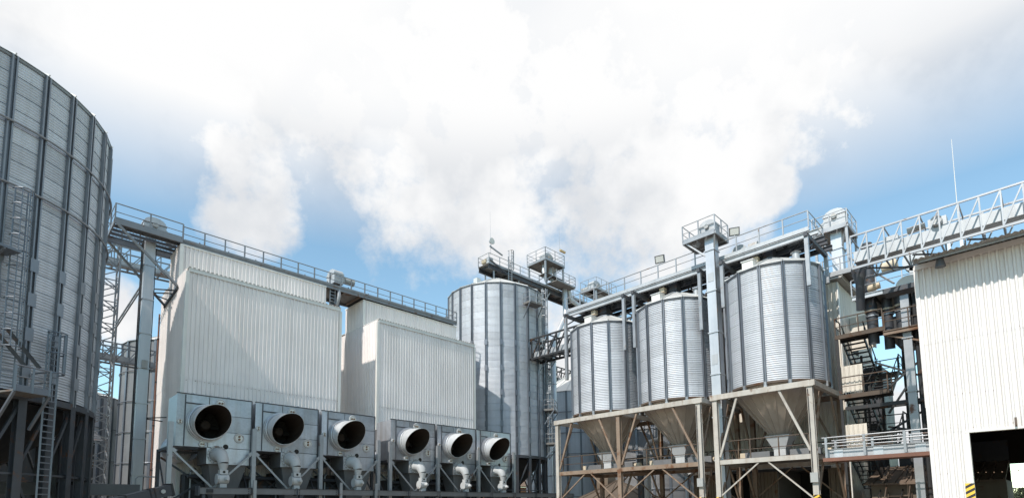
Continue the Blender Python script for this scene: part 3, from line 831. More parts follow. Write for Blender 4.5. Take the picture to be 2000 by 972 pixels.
def truss(label, p, q, w, h, nb, m, top_m=None, conveyor=None, name='truss_bridge', cat='bridge', sz=0.09, walls=2, cm='grey_cover'):
    """box truss from p to q (bottom centre line), width w, height h, nb bays, N-pattern diagonals"""
    p, q = Vector(p), Vector(q); d = (q - p).normalized(); s = d.cross(Z).normalized(); L_ = (q - p).length
    t = thing(name, label, cat, tuple(p))
    u = s.cross(d)
    for sg in (-1, 1):
        o = s * (sg * w / 2)
        barp('bottom_chord', p + o, q + o, sz * 1.5, sz * 1.6, m, t)
        barp('top_chord', p + o + u * h, q + o + u * h, sz * 1.2, sz * 1.2, m, t)
        for k in range(nb + 1):
            a = p + d * (L_ * k / nb) + o
            barp('upright', a + u * sz * 0.8, a + u * (h - sz * 0.6), sz * 0.9, sz * 0.9, m, t)
            if k < nb:
                b = p + d * (L_ * (k + 1) / nb) + o
                barp('diagonal', a + u * sz * 0.8, b + u * (h - sz * 0.6), sz * 0.85, sz * 0.85, m, t)
    for k in range(nb + 1):
        a = p + d * (L_ * k / nb)
        barp('crosspiece', a - s * (w / 2 - sz * 0.8), a + s * (w / 2 - sz * 0.8), sz, sz, m, t)
        if k % 2 == 0: barp('crosspiece', a - s * (w / 2 - sz) + u * h, a + s * (w / 2 - sz) + u * h, sz * 0.8, sz * 0.8, m, t)
    if conveyor:
        cw, c0, c1 = conveyor
        part('conveyor_casing', MB().prism([p - s * cw + u * c0, p + s * cw + u * c0, p + s * cw + u * c1, p - s * cw + u * c1], d * L_), cm, t)
    return t
truss('sloping lattice gallery crossing behind the elevator platform', (-2.0, 58.0, 23.4), (14.5, 58.0, 23.9), 1.5, 1.7, 14, 'steel_mid', conveyor=(0.4, 0.1, 0.6))
truss('low lattice gallery joining the lattice tower to far silo', (2.0, 58.6, 15.4), (12.2, 60.5, 15.4), 1.4, 1.6, 10, 'steel_mid', conveyor=(0.4, 0.1, 0.6))
br = thing('tie_brace', 'slanting steel tie from lattice tower to the elevator leg', 'brace', (7.5, 54.5, 18))
for k in (0, 0.35): barp('bar', (7.5, 54.6, 17.2 + k), (8.2, 47.3, 19.2 + k), 0.09, 0.09, 'steel_mid', br)
for k in range(5):
    f = k / 5; barp('lacing', (7.5 + .7 * f, 54.6 - 7.3 * f, 17.2 + 2 * f), (7.5 + .7 * (f + .1), 54.6 - 7.3 * (f + .1), 17.55 + 2 * (f + .1)), 0.05, 0.05, 'steel_mid', br)

# ------------------------------------------------------------------ exhaust fan units
FY = 38.5
def hatch(t, x, z, r, y=FY, flat=1.0, dots='x'):
    h = part('inspection_hatch', MB().lathe([(0.0, -0.05), (r * 0.72, -0.055), (r * 0.82, -0.08), (r, -0.06), (r * 1.05, 0.0)], 18, (x, y, z), axis='Y'), 'pipe_grey', t, True)
    part('sight_glass', MB().lathe([(0.0, -0.062), (r * 0.66, -0.062)], 16, (x, y, z), axis='Y'), 'window_glass', h)
    for sg in (-1, 1):
        dx, dz = (sg * r * 0.3, 0) if dots == 'x' else (0, sg * r * 0.3)
        part('knob', MB().tube((x + dx, y - 0.06, z + dz), (x + dx, y - 0.13, z + dz), r * 0.22, n=8), 'knob_brown', h)
def fan_unit(x0, label):
    t = thing('exhaust_fan', label, 'fan unit', (x0 + 2.2, 40, 0), 'exhaust fan units in front of the pale buildings')
    W = 4.45; zt, zb, zl = 9.2, 5.86, 4.82; D = 2.3
    tx, tz, tr = x0 + 1.77, 7.43, 1.13
    # casing behind the front sheets
    cb_ = MB().box((x0 + 0.04, FY + 0.05, zb + 0.02), (x0 + W - 0.04, FY + D, zt - 0.03)); cb_.f.pop(2)
    part('casing', cb_, 'box_galv', t)
    part('lower_casing', MB().box((x0 + 1.80, FY + 0.05, zl), (x0 + W - 0.05, FY + D - 0.2, zb + 0.015)), 'hopper_grey', t)
    # front sheets, laid with open joints, round the fan opening
    def sheet(xa, xb, za, zc, y=FY):
        """flat sheet with the round fan opening cut out of it"""
        xa, xb = x0 + xa, x0 + xb
        b = MB(); r = tr * 0.99; dz = 0.075; z = za
        def slab(u, v, z0_, z1_):
            if v - u > 0.004: b.add([(u, y, z0_), (v, y, z0_), (v, y, z1_), (u, y, z1_), (u, y + 0.045, z0_), (v, y + 0.045, z0_), (v, y + 0.045, z1_), (u, y + 0.045, z1_)],
                                    [(0, 1, 2, 3), (0, 3, 7, 4), (1, 5, 6, 2)] + ([(3, 2, 6, 7)] if z1_ > zc - 1e-6 else []) + ([(0, 4, 5, 1)] if z0_ < za + 1e-6 else []))
        while z < zc - 1e-6:
            z2 = min(z + dz, zc); h = r * r - min(abs(z - tz), abs(z2 - tz)) ** 2
            if h <= 0: slab(xa, xb, z, z2)
            else:
                h = math.sqrt(h); slab(xa, min(xb, tx - h), z, z2); slab(max(xa, tx + h), xb, z, z2)
            z = z2
        if b.v: part('front_sheet', b, 'box_galv', t)
    sheet(0.0, 0.44, zb, zt)
    sheet(0.48, 1.82, 8.68, zt - 0.01)
    sheet(0.48, 1.82, zb + 0.01, 8.65)
    sheet(1.86, W, 8.05, zt - 0.01)
    sheet(1.86, W, 6.95, 8.02)
    sheet(1.86, W, zb + 0.04, 6.92)
    sheet(1.80, W - 0.02, zl, zb, FY + 0.002)
    for xa in (0.44,): part('seam_rib', MB().box((x0 + xa, FY - 0.06, zb + 0.05), (x0 + xa + 0.05, FY + 0.045, zt - 0.05)), 'steel_grey', t)
    part('frame_edge', MB().box((x0 - 0.03, FY - 0.05, zt - 0.005), (x0 + W + 0.03, FY + 0.1, zt + 0.05)), 'steel_grey', t)
    part('frame_edge', MB().box((x0 + W - 0.0, FY - 0.045, zl), (x0 + W + 0.05, FY + 0.1, zt - 0.01)), 'steel_grey', t)
    part('drip_ledge', MB().box((x0 + 0.5, FY - 0.06, 8.60), (x0 + 1.75, FY - 0.001, 8.65)), 'steel_grey', t)
    for k in (0.75, 2.9):
        part('lifting_lug', MB().prism([(x0 + k, FY + 0.3, zt), (x0 + k + 0.34, FY + 0.3, zt), (x0 + k + 0.24, FY + 0.3, zt + 0.16), (x0 + k + 0.1, FY + 0.3, zt + 0.16)], (0, 0.05, 0)), 'box_galv', t)
    # slanting cowl: short below, long above
    n = 40; ring = []
    def prof(a, r):
        top = math.sin(a)
        return FY - (1.32 + 0.76 * top + 0.12 * math.cos(a))
    cow = MB(); rib_o, rib_i, tip = [], [], []
    for i in range(n):
        a = 2 * PI * i / n
        ca, sa = math.cos(a), math.sin(a)
        ye = prof(a, tr)
        for (r, y) in ((tr, FY), (tr - 0.085 * (FY - ye), ye), (tr - 0.085 * (FY - ye) - 0.02, ye), (tr * 0.95, FY + 1.6)):
            cow.v.append((tx + r * ca, y, tz + r * sa))
    outer, inner = MB(), MB()
    for i in range(n):
        outer.v += cow.v[i * 4:i * 4 + 3]; inner.v += cow.v[i * 4 + 2:i * 4 + 4]
    for i in range(n):
        j = (i + 1) % n
        outer.f += [(i * 3, j * 3, j * 3 + 1, i * 3 + 1), (i * 3 + 1, j * 3 + 1, j * 3 + 2, i * 3 + 2)]
        inner.f += [(i * 2, j * 2, j * 2 + 1, i * 2 + 1)]
    cw = part('cowl', outer, 'cowl_galv', t, True)
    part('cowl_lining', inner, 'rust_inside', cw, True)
    part('mounting_ring', MB().lathe([(tr * 0.99, -0.02), (tr * 1.10, -0.02), (tr * 1.10, -0.10), (tr * 1.045, -0.10), (tr * 1.045, -0.30), (tr * 1.0, -0.32)], 40, (tx, FY, tz), axis='Y'), 'box_galv', t, True)
    part('ring_seam', MB().lathe([(tr * 0.95, -0.50), (tr * 0.985, -0.50), (tr * 0.985, -0.54), (tr * 0.95, -0.54)], 40, (tx, FY, tz), axis='Y'), 'box_galv', t, True)
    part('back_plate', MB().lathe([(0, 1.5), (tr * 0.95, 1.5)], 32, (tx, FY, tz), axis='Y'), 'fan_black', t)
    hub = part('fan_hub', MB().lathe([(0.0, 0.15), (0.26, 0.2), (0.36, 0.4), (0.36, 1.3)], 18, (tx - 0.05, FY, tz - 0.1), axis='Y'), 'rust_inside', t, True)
    for k in range(6):
        a = 2 * PI * k / 6
        v = Vector((math.cos(a), 0, math.sin(a))); s = Vector((-math.sin(a), 0.9, math.cos(a))).normalized()
        c0 = Vector((tx - 0.05, FY + 0.9, tz - 0.1))
        part('blade', MB().prism([c0 + v * 0.36 - s * 0.16, c0 + v * 1.0 - s * 0.24, c0 + v * 1.0 + s * 0.24, c0 + v * 0.36 + s * 0.16], Vector((0, 0.02, 0))), 'fan_black', hub)
    hatch(t, x0 + 2.5, 8.82, 0.30); hatch(t, x0 + 3.72, 6.62, 0.32, dots='z')
    hatch(t, x0 + 1.50, 6.06, 0.21); hatch(t, x0 + 0.2, 7.40, 0.17, dots='z')
    part('port_hole', MB().lathe([(0.0, -0.012), (0.16, -0.012), (0.17, 0.0)], 16, (x0 + 2.92, FY, 5.98), axis='Y'), 'fan_black', t)
    # dust outlet: flanged cone bending down to a valve
    px, pz = x0 + 2.42, 5.42
    part('pipe_flange', MB().lathe([(0.0, 0.0), (0.60, 0.0), (0.60, -0.07), (0.5, -0.07)], 28, (px, FY, pz), axis='Y'), 'pipe_grey', t)
    bm = MB()
    for k in range(16):
        a = 2 * PI * k / 16
        bm.tube((px + 0.56 * math.cos(a), FY - 0.07, pz + 0.56 * math.sin(a)), (px + 0.56 * math.cos(a), FY - 0.11, pz + 0.56 * math.sin(a)), 0.025, n=5)
    part('flange_bolts', bm, 'steel_grey', t, kind='stuff')
    part('elbow', MB().path([(px, FY - 0.06, pz), (px + 0.03, FY - 0.30, pz - 0.02), (px + 0.08, FY - 0.58, pz - 0.12), (px + 0.12, FY - 0.78, pz - 0.36), (px + 0.14, FY - 0.86, pz - 0.62)],
                            [0.46, 0.44, 0.40, 0.36, 0.31], 20, False), 'pipe_grey', t, True)
    vx, vy = px + 0.14, FY - 0.88
    part('reducer', MB().lathe([(0.315, pz - 0.62), (0.30, pz - 0.68), (0.21, pz - 1.02)], 20, (vx, vy, 0)), 'pipe_grey', t, True)
    vb = part('valve_neck', MB().box((vx - 0.24, vy - 0.22, pz - 1.32), (vx + 0.24, vy + 0.22, pz - 1.03)), 'pipe_grey', t)
    part('neck_port', MB().lathe([(0.0, -0.01), (0.08, -0.01), (0.085, 0)], 12, (vx, vy - 0.221, pz - 1.17), axis='Y'), 'fan_black', vb)
    va = part('rotary_valve', MB().lathe([(0.0, -0.33), (0.26, -0.33), (0.31, -0.27), (0.31, 0.27), (0.26, 0.33), (0.0, 0.33)], 20, (vx, vy, pz - 1.62), axis='X'), 'pipe_grey', t, True)
    part('side_flange', MB().lathe([(0.0, -0.38), (0.35, -0.38), (0.35, -0.34), (0.0, -0.34)], 12, (vx, vy, pz - 1.62), axis='X'), 'pipe_grey', va)
    part('shaft', MB().tube((vx + 0.1, vy - 0.30, pz - 1.62), (vx + 0.16, vy - 0.54, pz - 1.62), 0.15, 0.1, 12), 'pipe_grey', va)
    part('outlet', MB().box((vx - 0.2, vy - 0.19, 2.95), (vx + 0.2, vy + 0.19, pz - 1.92)), 'pipe_grey', t)
    # settling hopper below the casing
    a = [(x0 + 2.0, FY + 0.25, zl), (x0 + W - 0.1, FY + 0.25, zl), (x0 + W - 0.1, FY + 2.0, zl), (x0 + 2.0, FY + 2.0, zl)]
    b = [(x0 + 2.5, FY + 0.75, 2.4), (x0 + W - 0.75, FY + 0.75, 2.4), (x0 + W - 0.75, FY + 1.6, 2.4), (x0 + 2.5, FY + 1.6, 2.4)]
    part('hopper', MB().add(a + b, [(0, 1, 5, 4), (1, 2, 6, 5), (2, 3, 7, 6), (3, 0, 4, 7), (7, 6, 5, 4)]), 'hopper_grey', t)
    part('stencil_plate', MB().box((x0 + 3.45, FY - 0.006, 4.86), (x0 + 3.62, FY - 0.001, 4.98)).box((x0 + 3.68, FY - 0.006, 4.86), (x0 + 3.9, FY - 0.001, 4.98)), 'pipe_grey', t)
    # duct back into the building
    part('duct', MB().tube((x0 + 1.0, FY + D - 0.4, 6.0), (x0 + 1.0, 42.5, 6.0), 0.95, n=20, cap=False), 'box_galv', t, True)
    part('back_duct', MB().box((x0 + 0.4, FY + D + 0.001, 6.9), (x0 + W - 0.4, 42.44, 8.7)), 'hopper_grey', t)
    return t
names = ['first and largest-looking, next to the huge left silo', 'second from the left, right of the largest one', 'third from the left, beside the gap',
         'fourth from the left, just right of the gap', 'fifth from the left, second from right end', 'sixth and last, at the right end before tall silo']
FX = [8.62, 13.35, 18.12, 24.10, 28.85, 33.48]
fan0 = fan_unit(FX[0], '')
for k, (x, nm) in enumerate(zip(FX, names)):
    o = fan0 if k == 0 else copy_tree(fan0)
    o.location = (x + 2.2, 40, 0)
    o['label'] = 'galvanized exhaust fan unit, ' + nm

def fan_stand(label, xs):
    t = thing('fan_stand', label, 'stand', (sum(xs) / len(xs), 39.5, 0), 'steel stands of the fan units')
    for x in xs:
        part('post', MB().box((x - 0.13, 38.05, 0), (x + 0.13, 38.31, 7.3)), 'galv_rail', t)
        part('post', MB().box((x - 0.1, 40.95, 0), (x + 0.1, 41.15, 5.8)), 'steel_grey', t)
        barp('side_rail', (x, 38.33, 5.72), (x, 40.94, 5.72), 0.14, 0.16, 'steel_grey', t)
        barp('brace', (x, 38.33, 2.2), (x, 40.94, 5.4), 0.08, 0.08, 'steel_grey', t)
    for a, b in zip(xs[:-1], xs[1:]):
        m = (a + b) / 2 + 0.05
        for s, e in (((a + 0.13, 38.17, 5.55), (m, 38.17, 3.2)), ((b - 0.13, 38.17, 5.55), (m - 0.05, 38.17, 3.2)), ((a + 0.13, 41.05, 5.3), (b - 0.1, 41.05, 2.0)), ((b - 0.13, 41.03, 5.3), (a + 0.1, 41.03, 2.0))):
            barp('brace', s, e, 0.09, 0.12, 'galv_rail' if s[1] < 40 else 'steel_grey', t)
        barp('gusset', (a + 0.12, 38.10, 5.62), (a + 0.32, 38.10, 5.45), 0.03, 0.22, 'galv_rail', t)
        barp('gusset', (b - 0.12, 38.10, 5.62), (b - 0.32, 38.10, 5.45), 0.03, 0.22, 'galv_rail', t)
        barp('cross_rail', (a + 0.13, 41.05, 5.72), (b - 0.13, 41.05, 5.72), 0.14, 0.16, 'steel_grey', t)
def shade_boxes(label, x0, x1):  # added dark boxes and pipes standing in for the shade below the fans
    t = thing('shade_box', label, 'shade_filler', ((x0 + x1) / 2, 42, 0), 'dark boxes added as shade under the fan units')
    n = 6
    for k in range(n):
        a = x0 + (x1 - x0) * k / n; b = x0 + (x1 - x0) * (k + 1) / n
        part('shade_panel', MB().box((a + 0.02, 41.25, 0.2), (b - 0.02, 42.38, 4.3 + 0.25 * (k % 2))), 'steel_dark', t)
        part('filler_strip', MB().box((a + 0.35, 41.2, 3.2), (b - 0.35, 41.245, 3.6)), 'steel_grey', t)
        part('filler_pipe', MB().path([(a + 0.3, 41.1, 0), (a + 0.3, 41.1, 4.4), (a + 0.5, 41.2, 4.7), (a + 0.9, 42.3, 4.7)], 0.06, 6), 'galv_rail', t)
    part('filler_tube', MB().tube((x0, 40.6, 4.1), (x1, 40.6, 4.1), 0.12, n=8), 'steel_grey', t)
shade_boxes('dark boxes added as shade below the three fan units left of the gap', 9.9, 21.3)
shade_boxes('dark boxes added as shade below the three fan units right of the gap', 25.2, 36.5)
fan_stand('galvanized steel stand under the three fan units left of the gap', [8.28, 13.2, 17.95, 22.75])
fan_stand('galvanized steel stand under the three fan units right of the gap', [23.85, 28.68, 33.4, 38.1])

def trough_conveyor():
    t = thing('trough_conveyor', 'long level grey conveyor trough running below the row of fan units', 'conveyor', (26, 37.5, 2.8))
    x = 9.75; k = 0
    while x < 46:
        x2 = min(x + 3.05, 46.2)
        part('trough_section', MB().box((x + 0.03, 37.2, 2.84), (x2 - 0.03, 37.75, 3.22)), 'hopper_grey', t)
        part('joint_flange', MB().box((x2 - 0.028, 37.14, 2.78), (x2 + 0.028, 37.81, 3.28)), 'steel_grey', t)
        bm = MB()
        for dx in (-0.16, 0.16):
            for dz in (2.9, 3.03, 3.16): bm.box((x2 + dx - 0.03, 37.185, dz - 0.03), (x2 + dx + 0.03, 37.2, dz + 0.03))
        part('bolts', bm, 'steel_dark', t, kind='stuff')
        part('lid', MB().box((x + 0.03, 37.16, 3.221), (x2 - 0.03, 37.79, 3.25)), 'steel_grey', t)
        if k % 2 == 0: part('leg', MB().box((x + 0.2, 37.25, 0), (x + 0.36, 37.5, 2.83)), 'steel_grey', t)
        x = x2; k += 1
    e = part('end_plate', MB().box((9.68, 37.1, 2.74), (9.76, 37.85, 3.34)), 'steel_grey', t)
    part('end_bearing', MB().box((10.15, 37.05, 2.92), (10.5, 37.19, 3.14)), 'steel_dark', t)
    part('lower_beam', MB().box((9.9, 37.9, 2.0), (46.2, 38.02, 2.3)), 'steel_grey', t)
trough_conveyor()
gp = MB().box((-0.10, -0.05, 0), (0.10, 0.05, 3.75)).mesh('marker_post', 'galv_rail')
for i, x in enumerate((12.95, 19.0, 21.9)):
    o = bpy.data.objects.new('upright_post', gp); o['category'] = 'post'; o['group'] = 'flat posts in front of the conveyor trough'
    o['label'] = 'flat galvanized post in front of conveyor trough, ' + ('below first two fan units', 'below second and third fan units', 'right of the third fan unit')[i]
    o.location = (x, 37.0, 0); link(o, None, (x, 37, 0))

# ------------------------------------------------------------------ conveyors at the foot of the left silo
def low_conveyor():
    t = thing('inclined_conveyor', 'dark inclined conveyor trough low between silo and first fan unit', 'conveyor', (7, 36.5, 0))
    p, q = Vector((4.4, 36.2, 1.95)), Vector((8.15, 37.4, 3.05))
    part('casing', MB().bar(p, q, 0.7, 0.62), 'steel_grey', t)
    for k in (0.15, 0.38, 0.7, 0.76): part('strap', MB().bar(p.lerp(q, k), p.lerp(q, k + 0.015), 0.76, 0.68), 'steel_dark', t)
    part('end_cover', MB().bar(q, q + (q - p).normalized() * 0.12, 0.76, 0.74), 'steel_dark', t)
    part('shaft_bearing', MB().tube(p.lerp(q, 0.9) - Vector((0, 0.50, 0)), p.lerp(q, 0.9) + Vector((0, 0.50, 0)), 0.12, n=12), 'motor_grey', t)
    part('leg', MB().box((6.2, 36.4, 0), (6.4, 36.6, 2.2)), 'steel_dark', t)
    part('leg', MB().box((7.9, 37.1, 0), (8.06, 37.3, 2.75)), 'steel_dark', t)
    t2 = thing('trough_conveyor', 'pale grey conveyor trough on rusty rail behind the inclined one', 'conveyor', (5, 44, 2))
    part('casing', MB().bar((-3, 44.6, 3.3), (7.9, 44.2, 3.25), 0.7, 0.75), 'hopper_grey', t2)
    part('rail', MB().bar((-3, 44.1, 2.55), (7.4, 43.75, 2.5), 0.1, 0.1), 'frame_rusty', t2)
    for x in (-2, 2.5, 7): part('leg', MB().box((x, 44.2, 0), (x + 0.2, 44.4, 2.9)), 'steel_dark', t2)
    t3 = thing('guard_rail', 'small bent tube guard rail beside the foot of elevator leg', 'rail', (8.2, 44.0, 2.8))
    part('tube', MB().path([(7.7, 44.4, 0), (7.7, 44.4, 4.05), (7.85, 44.4, 4.2), (9.0, 44.4, 4.2)], 0.045, 6), 'galv_rail', t3)
low_conveyor()

# ------------------------------------------------------------------ frames under the hopper silos
def silo_frame(label, ys, bays_y, m_post, m_deck, haz):
    """ys = post positions along Y on the front and back rows"""
    t = thing('silo_support', label, 'frame', (37, (ys[0] + ys[-1]) / 2, 0), 'steel frames carrying the hopper silos')
    xf, xb, zt = 34.0, 40.0, 8.9
    ya, yb = ys[0] - 0.3, ys[-1] + 0.3
    for x in (xf, xb):
        for i, y in enumerate(ys):
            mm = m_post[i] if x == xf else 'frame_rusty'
            b = MB()
            b.box((x - 0.15, y - 0.15, 0), (x - 0.125, y + 0.15, zt - 0.36)); b.box((x + 0.125, y - 0.15, 0), (x + 0.15, y + 0.15, zt - 0.36))
            b.box((x - 0.125, y - 0.12, 0), (x + 0.125, y + 0.12, zt - 0.36))
            po = part('post', b, mm, t)
            part('cap_plate', MB().box((x - 0.24, y - 0.24, zt - 0.359), (x + 0.24, y + 0.24, zt - 0.32)), mm, po)
            if x == xf and haz[i]:
                part('hazard_band', MB().box((x - 0.158, y - 0.156, 1.2), (x + 0.154, y + 0.156, 2.3)), 'hazard', po)
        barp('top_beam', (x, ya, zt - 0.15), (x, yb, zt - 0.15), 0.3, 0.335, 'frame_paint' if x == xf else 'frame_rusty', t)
        barp('deck_beam', (x, ys[0] + 0.17, 4.5), (x, ys[-1] - 0.17, 4.5), 0.2, 0.28, m_deck, t)
    for y in (ya + 0.15, yb - 0.15) + tuple(ys[1:-1]):
        barp('cross_beam', (xf + 0.16, y, zt - 0.15), (xb - 0.16, y, zt - 0.15), 0.28, 0.30, 'frame_paint', t)
    for y in ys:
        barp('deck_cross_beam', (xf + 0.18, y, 4.5), (xb - 0.18, y, 4.5), 0.18, 0.26, m_deck, t)
        for s, e in (((xf + 0.15, y, 4.9), (xf + 1.9, y, zt - 0.35)), ((xb - 0.15, y, 4.9), (xb - 1.9, y, zt - 0.35)), ((xf + 0.15, y, 2.0), (xf + 1.6, y, 4.35)), ((xb - 0.15, y, 2.0), (xb - 1.6, y, 4.35))):
            barp('brace', s, e, 0.12, 0.12, 'frame_rusty', t)
    for a, b in zip(ys[:-1], ys[1:]):
        L_ = b - a
        for x in (xf, xb):
            for s, e in (((x, a + 0.17, 4.85), (x, a + L_ * 0.30, zt - 0.33)), ((x, b - 0.17, 4.85), (x, b - L_ * 0.25, zt - 0.33)),
                         ((x, a + 0.17, 2.1), (x, a + L_ * 0.45, 4.34)), ((x, b - 0.17, 2.4), (x, a + L_ * 0.55, 4.34))):
                low = s[2] < 4
                barp('brace', s, e, 0.10 if low else 0.13, 0.08 if low else 0.13, 'frame_paint' if (x == xf and m_deck == 'frame_paint') else 'frame_rusty', t)
    jb = part('junction_box', MB().box((xf - 0.32, ys[0] - 0.2, 3.0), (xf - 0.152, ys[0] + 0.2, 3.55)), 'motor_grey', t)
    part('conduit', MB().path([(xf - 0.2, ys[0] + 0.08, 3.56), (xf - 0.2, ys[0] + 0.08, zt - 0.5)], 0.025, 6), 'steel_dark', jb)
    # deck of planks
    n = 8
    for k in range(n):
        x = xf + 0.14 + (xb - xf - 0.28) * k / n
        part('deck_plank', MB().box((x + 0.01, ys[0] - 0.1, 4.645), (x + (xb - xf - 0.28) / n - 0.01, ys[-1] + 0.1, 4.69)), 'deck_plate', t)
    railing(t, [(xf + 0.25, ys[-1] - 0.3, 4.69), (xf + 0.25, ys[0] + 0.3, 4.69)], 1.15, 1.9, 'rail_rusty', 0.06, 0.028, toe=0)
    railing(t, [(xb - 0.3, ys[-1] - 0.3, 4.69), (xb - 0.3, ys[0] + 0.3, 4.69)], 1.15, 1.9, 'rail_rusty', 0.07, 0.035, toe=0)
    return t
silo_frame('rusty double-bay steel frame carrying the left and middle hopper silos', [16.5, 22.85, 28.85], 2, ['frame_paint', 'frame_rusty', 'frame_paint'], 'frame_rusty', [1, 0, 0])
silo_frame('cream single-bay steel frame carrying the right hopper silo', [9.68, 15.35], 1, ['frame_paint', 'frame_paint'], 'frame_paint', [1, 1])
# small equipment on the frame decks
for (y, lab) in ((25.85, 'screw conveyor on frame deck under the leftmost hopper silo'), (19.4, 'screw conveyor on frame deck under the middle hopper silo'), (12.44, 'screw conveyor on frame deck under the rightmost hopper silo')):
    t = thing('deck_conveyor', lab, 'conveyor', (37, y, 4.7), 'screw conveyors on the frame decks')
    part('trough', MB().box((36.6, y - 2.4, 4.70), (37.4, y - 0.62, 5.25)), 'hopper_grey', t)
    part('trough', MB().box((36.6, y + 0.62, 4.70), (37.4, y + 2.2, 5.25)), 'hopper_grey', t)
    part('motor', MB().tube((37, y - 2.41, 5.0), (37, y - 2.9, 5.0), 0.2, n=12), 'motor_tan', t, True)
    part('gearbox', MB().box((36.75, y + 2.21, 4.72), (37.25, y + 2.6, 5.25)), 'motor_tan', t)

# ------------------------------------------------------------------ walkway above the hopper silos
def top_walk():
    t = thing('silo_walkway', 'long elevated walkway with handrails over the three hopper silos', 'walkway', (37.4, 19.4, 18.5))
    x0, x1, ya, yb, z = 36.0, 39.0, 29.25, 9.7, 18.86
    for k in range(13):
        y = yb + (ya - yb) * k / 13
        part('deck_plate', MB().box((x0 + 0.06, y + 0.015, z), (x0 + 1.15, y + (ya - yb) / 13 - 0.015, z + 0.04)), 'deck_plate', t)
        part('deck_plate', MB().box((x1 - 1.15, y + 0.015, z), (x1 - 0.06, y + (ya - yb) / 13 - 0.015, z + 0.04)), 'deck_plate', t)
    for x in (x0, x1): part('edge_channel', MB().bar((x, ya, z + 0.06), (x, yb, z + 0.06), 0.06, 0.26), 'grey_cover', t)
    for x in (x0 - 0.02, x0 + 1.3, x1 - 1.1, x1): ibeam('girder', (x, ya + 0.1, z - 0.34), (x, yb - 0.5, z - 0.34), 0.2, 0.32, 'steel_grey' if x > 36.5 else 'grey_cover', t)
    k = 0; y = yb + 0.3
    while y < ya:
        barp('cross_beam', (x0 + 0.1, y, z - 0.1), (x1 - 0.1, y, z - 0.1), 0.1, 0.16, 'steel_dark', t); y += 1.5
    for k in range(8):
        y = yb + 0.4 + 2.4 * k
        barp('under_brace', (x0 + 0.1, y, z - 0.52), (x1 - 0.1, y + 2.2, z - 0.52), 0.07, 0.05, 'steel_dark', t)
    railing(t, [(x0, ya, z + 0.15), (x0, yb, z + 0.15), (x1, yb, z + 0.15)], 1.05, 1.5, 'galv_rail', 0.075, 0.032, toe=0)
    railing(t, [(x1, yb, z + 0.15), (x1, ya, z + 0.15)], 1.05, 1.5, 'galv_rail', 0.075, 0.032, toe=0, ends=(False, True))
    # chain conveyor casing along the middle with feeding boxes
    part('conveyor_casing', MB().box((37.25, yb + 0.4, z + 0.05), (37.85, ya - 0.3, z + 0.55)), 'grey_cover', t)
    for y in (25.85, 19.4, 12.44):
        part('inlet_box', MB().box((36.65, y - 0.32, 17.95), (37.3, y + 0.32, z - 0.02)), 'steel_grey', t)
        part('slide_motor', MB().box((36.2, y + 0.5, z - 0.9), (36.6, y + 0.9, z - 0.55)), 'motor_tan', t)
    part('conveyor_drive', MB().lathe([(0.0, -0.3), (0.34, -0.3), (0.34, 0.3), (0.0, 0.3)], 16, (37.5, 13.6, z + 0.75), axis='Y'), 'motor_grey', t, True)
    part('conveyor_hood', MB().lathe([(0.0, -0.35), (0.55, -0.35), (0.55, 0.35), (0.0, 0.35)], 18, (37.2, 14.4, z + 0.45), axis='X'), 'grey_cover', t, True)
    # columns that land on the silo walls
    for y, zl in ((22.75, 13.8), (21.85, 13.8), (16.5, 13.85), (14.9, 15.0), (9.62, 14.9), (28.6, 12.5)):
        for x in (35.05, 39.0):
            part('column', MB().box((x - 0.11, y - 0.11, zl if x < 36 else 16.2), (x + 0.11, y + 0.11, 17.95)), 'galv_rail', t)
        barp('column_head_beam', (34.85, y, 18.1), (x1 + 0.1, y, 18.1), 0.2, 0.26, 'steel_grey', t)
        barp('knee_brace', (35.15, y, 17.3), (36.2, y, 17.97), 0.09, 0.09, 'steel_grey', t)
top_walk()

e3 = elev_leg('bucket_elevator', 'tall pale elevator leg between middle and right hopper silos', 35.25, 15.62, 0.75, 0.62, 20.5, joints=2.9)
head(e3, 35.3, 15.75, 20.4, 0.95, 'Y')
part('conduit', MB().tube((34.9, 15.28, 1.0), (34.9, 15.28, 19.9), 0.03, n=6), 'steel_dark', e3)
part('inspection_door', MB().box((34.855, 15.42, 11.2), (34.874, 15.82, 11.9)), 'grey_cover', e3)
part('inspection_door', MB().box((34.855, 15.42, 17.0), (34.874, 15.82, 17.6)), 'grey_cover', e3)
def small_platform(label, x0, x1, y0, y1, z, sides, rail_h=1.1, supports=()):
    t = thing('head_platform', label, 'platform', ((x0 + x1) / 2, (y0 + y1) / 2, z), 'platforms round the elevator heads')
    for a, b in (((x0, y0), (x1, y0)), ((x0, y1), (x1, y1)), ((x0, y0 + .06), (x0, y1 - .06)), ((x1, y0 + .06), (x1, y1 - .06))):
        barp('edge_beam', (*a, z - 0.08), (*b, z - 0.08), 0.08, 0.22, 'galv_rail', t)
    n = max(2, round((y1 - y0) / 0.8))
    for k in range(n):
        ya = y0 + 0.05 + (y1 - y0 - 0.1) * k / n; yb = y0 + 0.05 + (y1 - y0 - 0.1) * (k + 1) / n
        part('floor_plate', MB().box((x0 + 0.05, ya + 0.01, z), (x1 - 0.05, yb - 0.01, z + 0.035)), 'deck_plate', t)
    c = {'a': (x0, y0), 'b': (x1, y0), 'c': (x1, y1), 'd': (x0, y1)}
    railing(t, [(*c[s], z + 0.03) for s in sides], rail_h, 1.3, 'galv_rail', 0.07, 0.03, toe=0.12)
    for p, q in supports: barp('bracket', p, q, 0.1, 0.1, 'galv_rail', t)
    return t
small_platform('railed platform round the elevator head above middle hopper silo', 34.5, 36.6, 15.0, 17.35, 20.3, 'cdabc', supports=(((34.6, 17.1, 20.1), (35.1, 15.9, 18.9)), ((34.6, 15.1, 20.1), (35.1, 15.4, 18.9))))

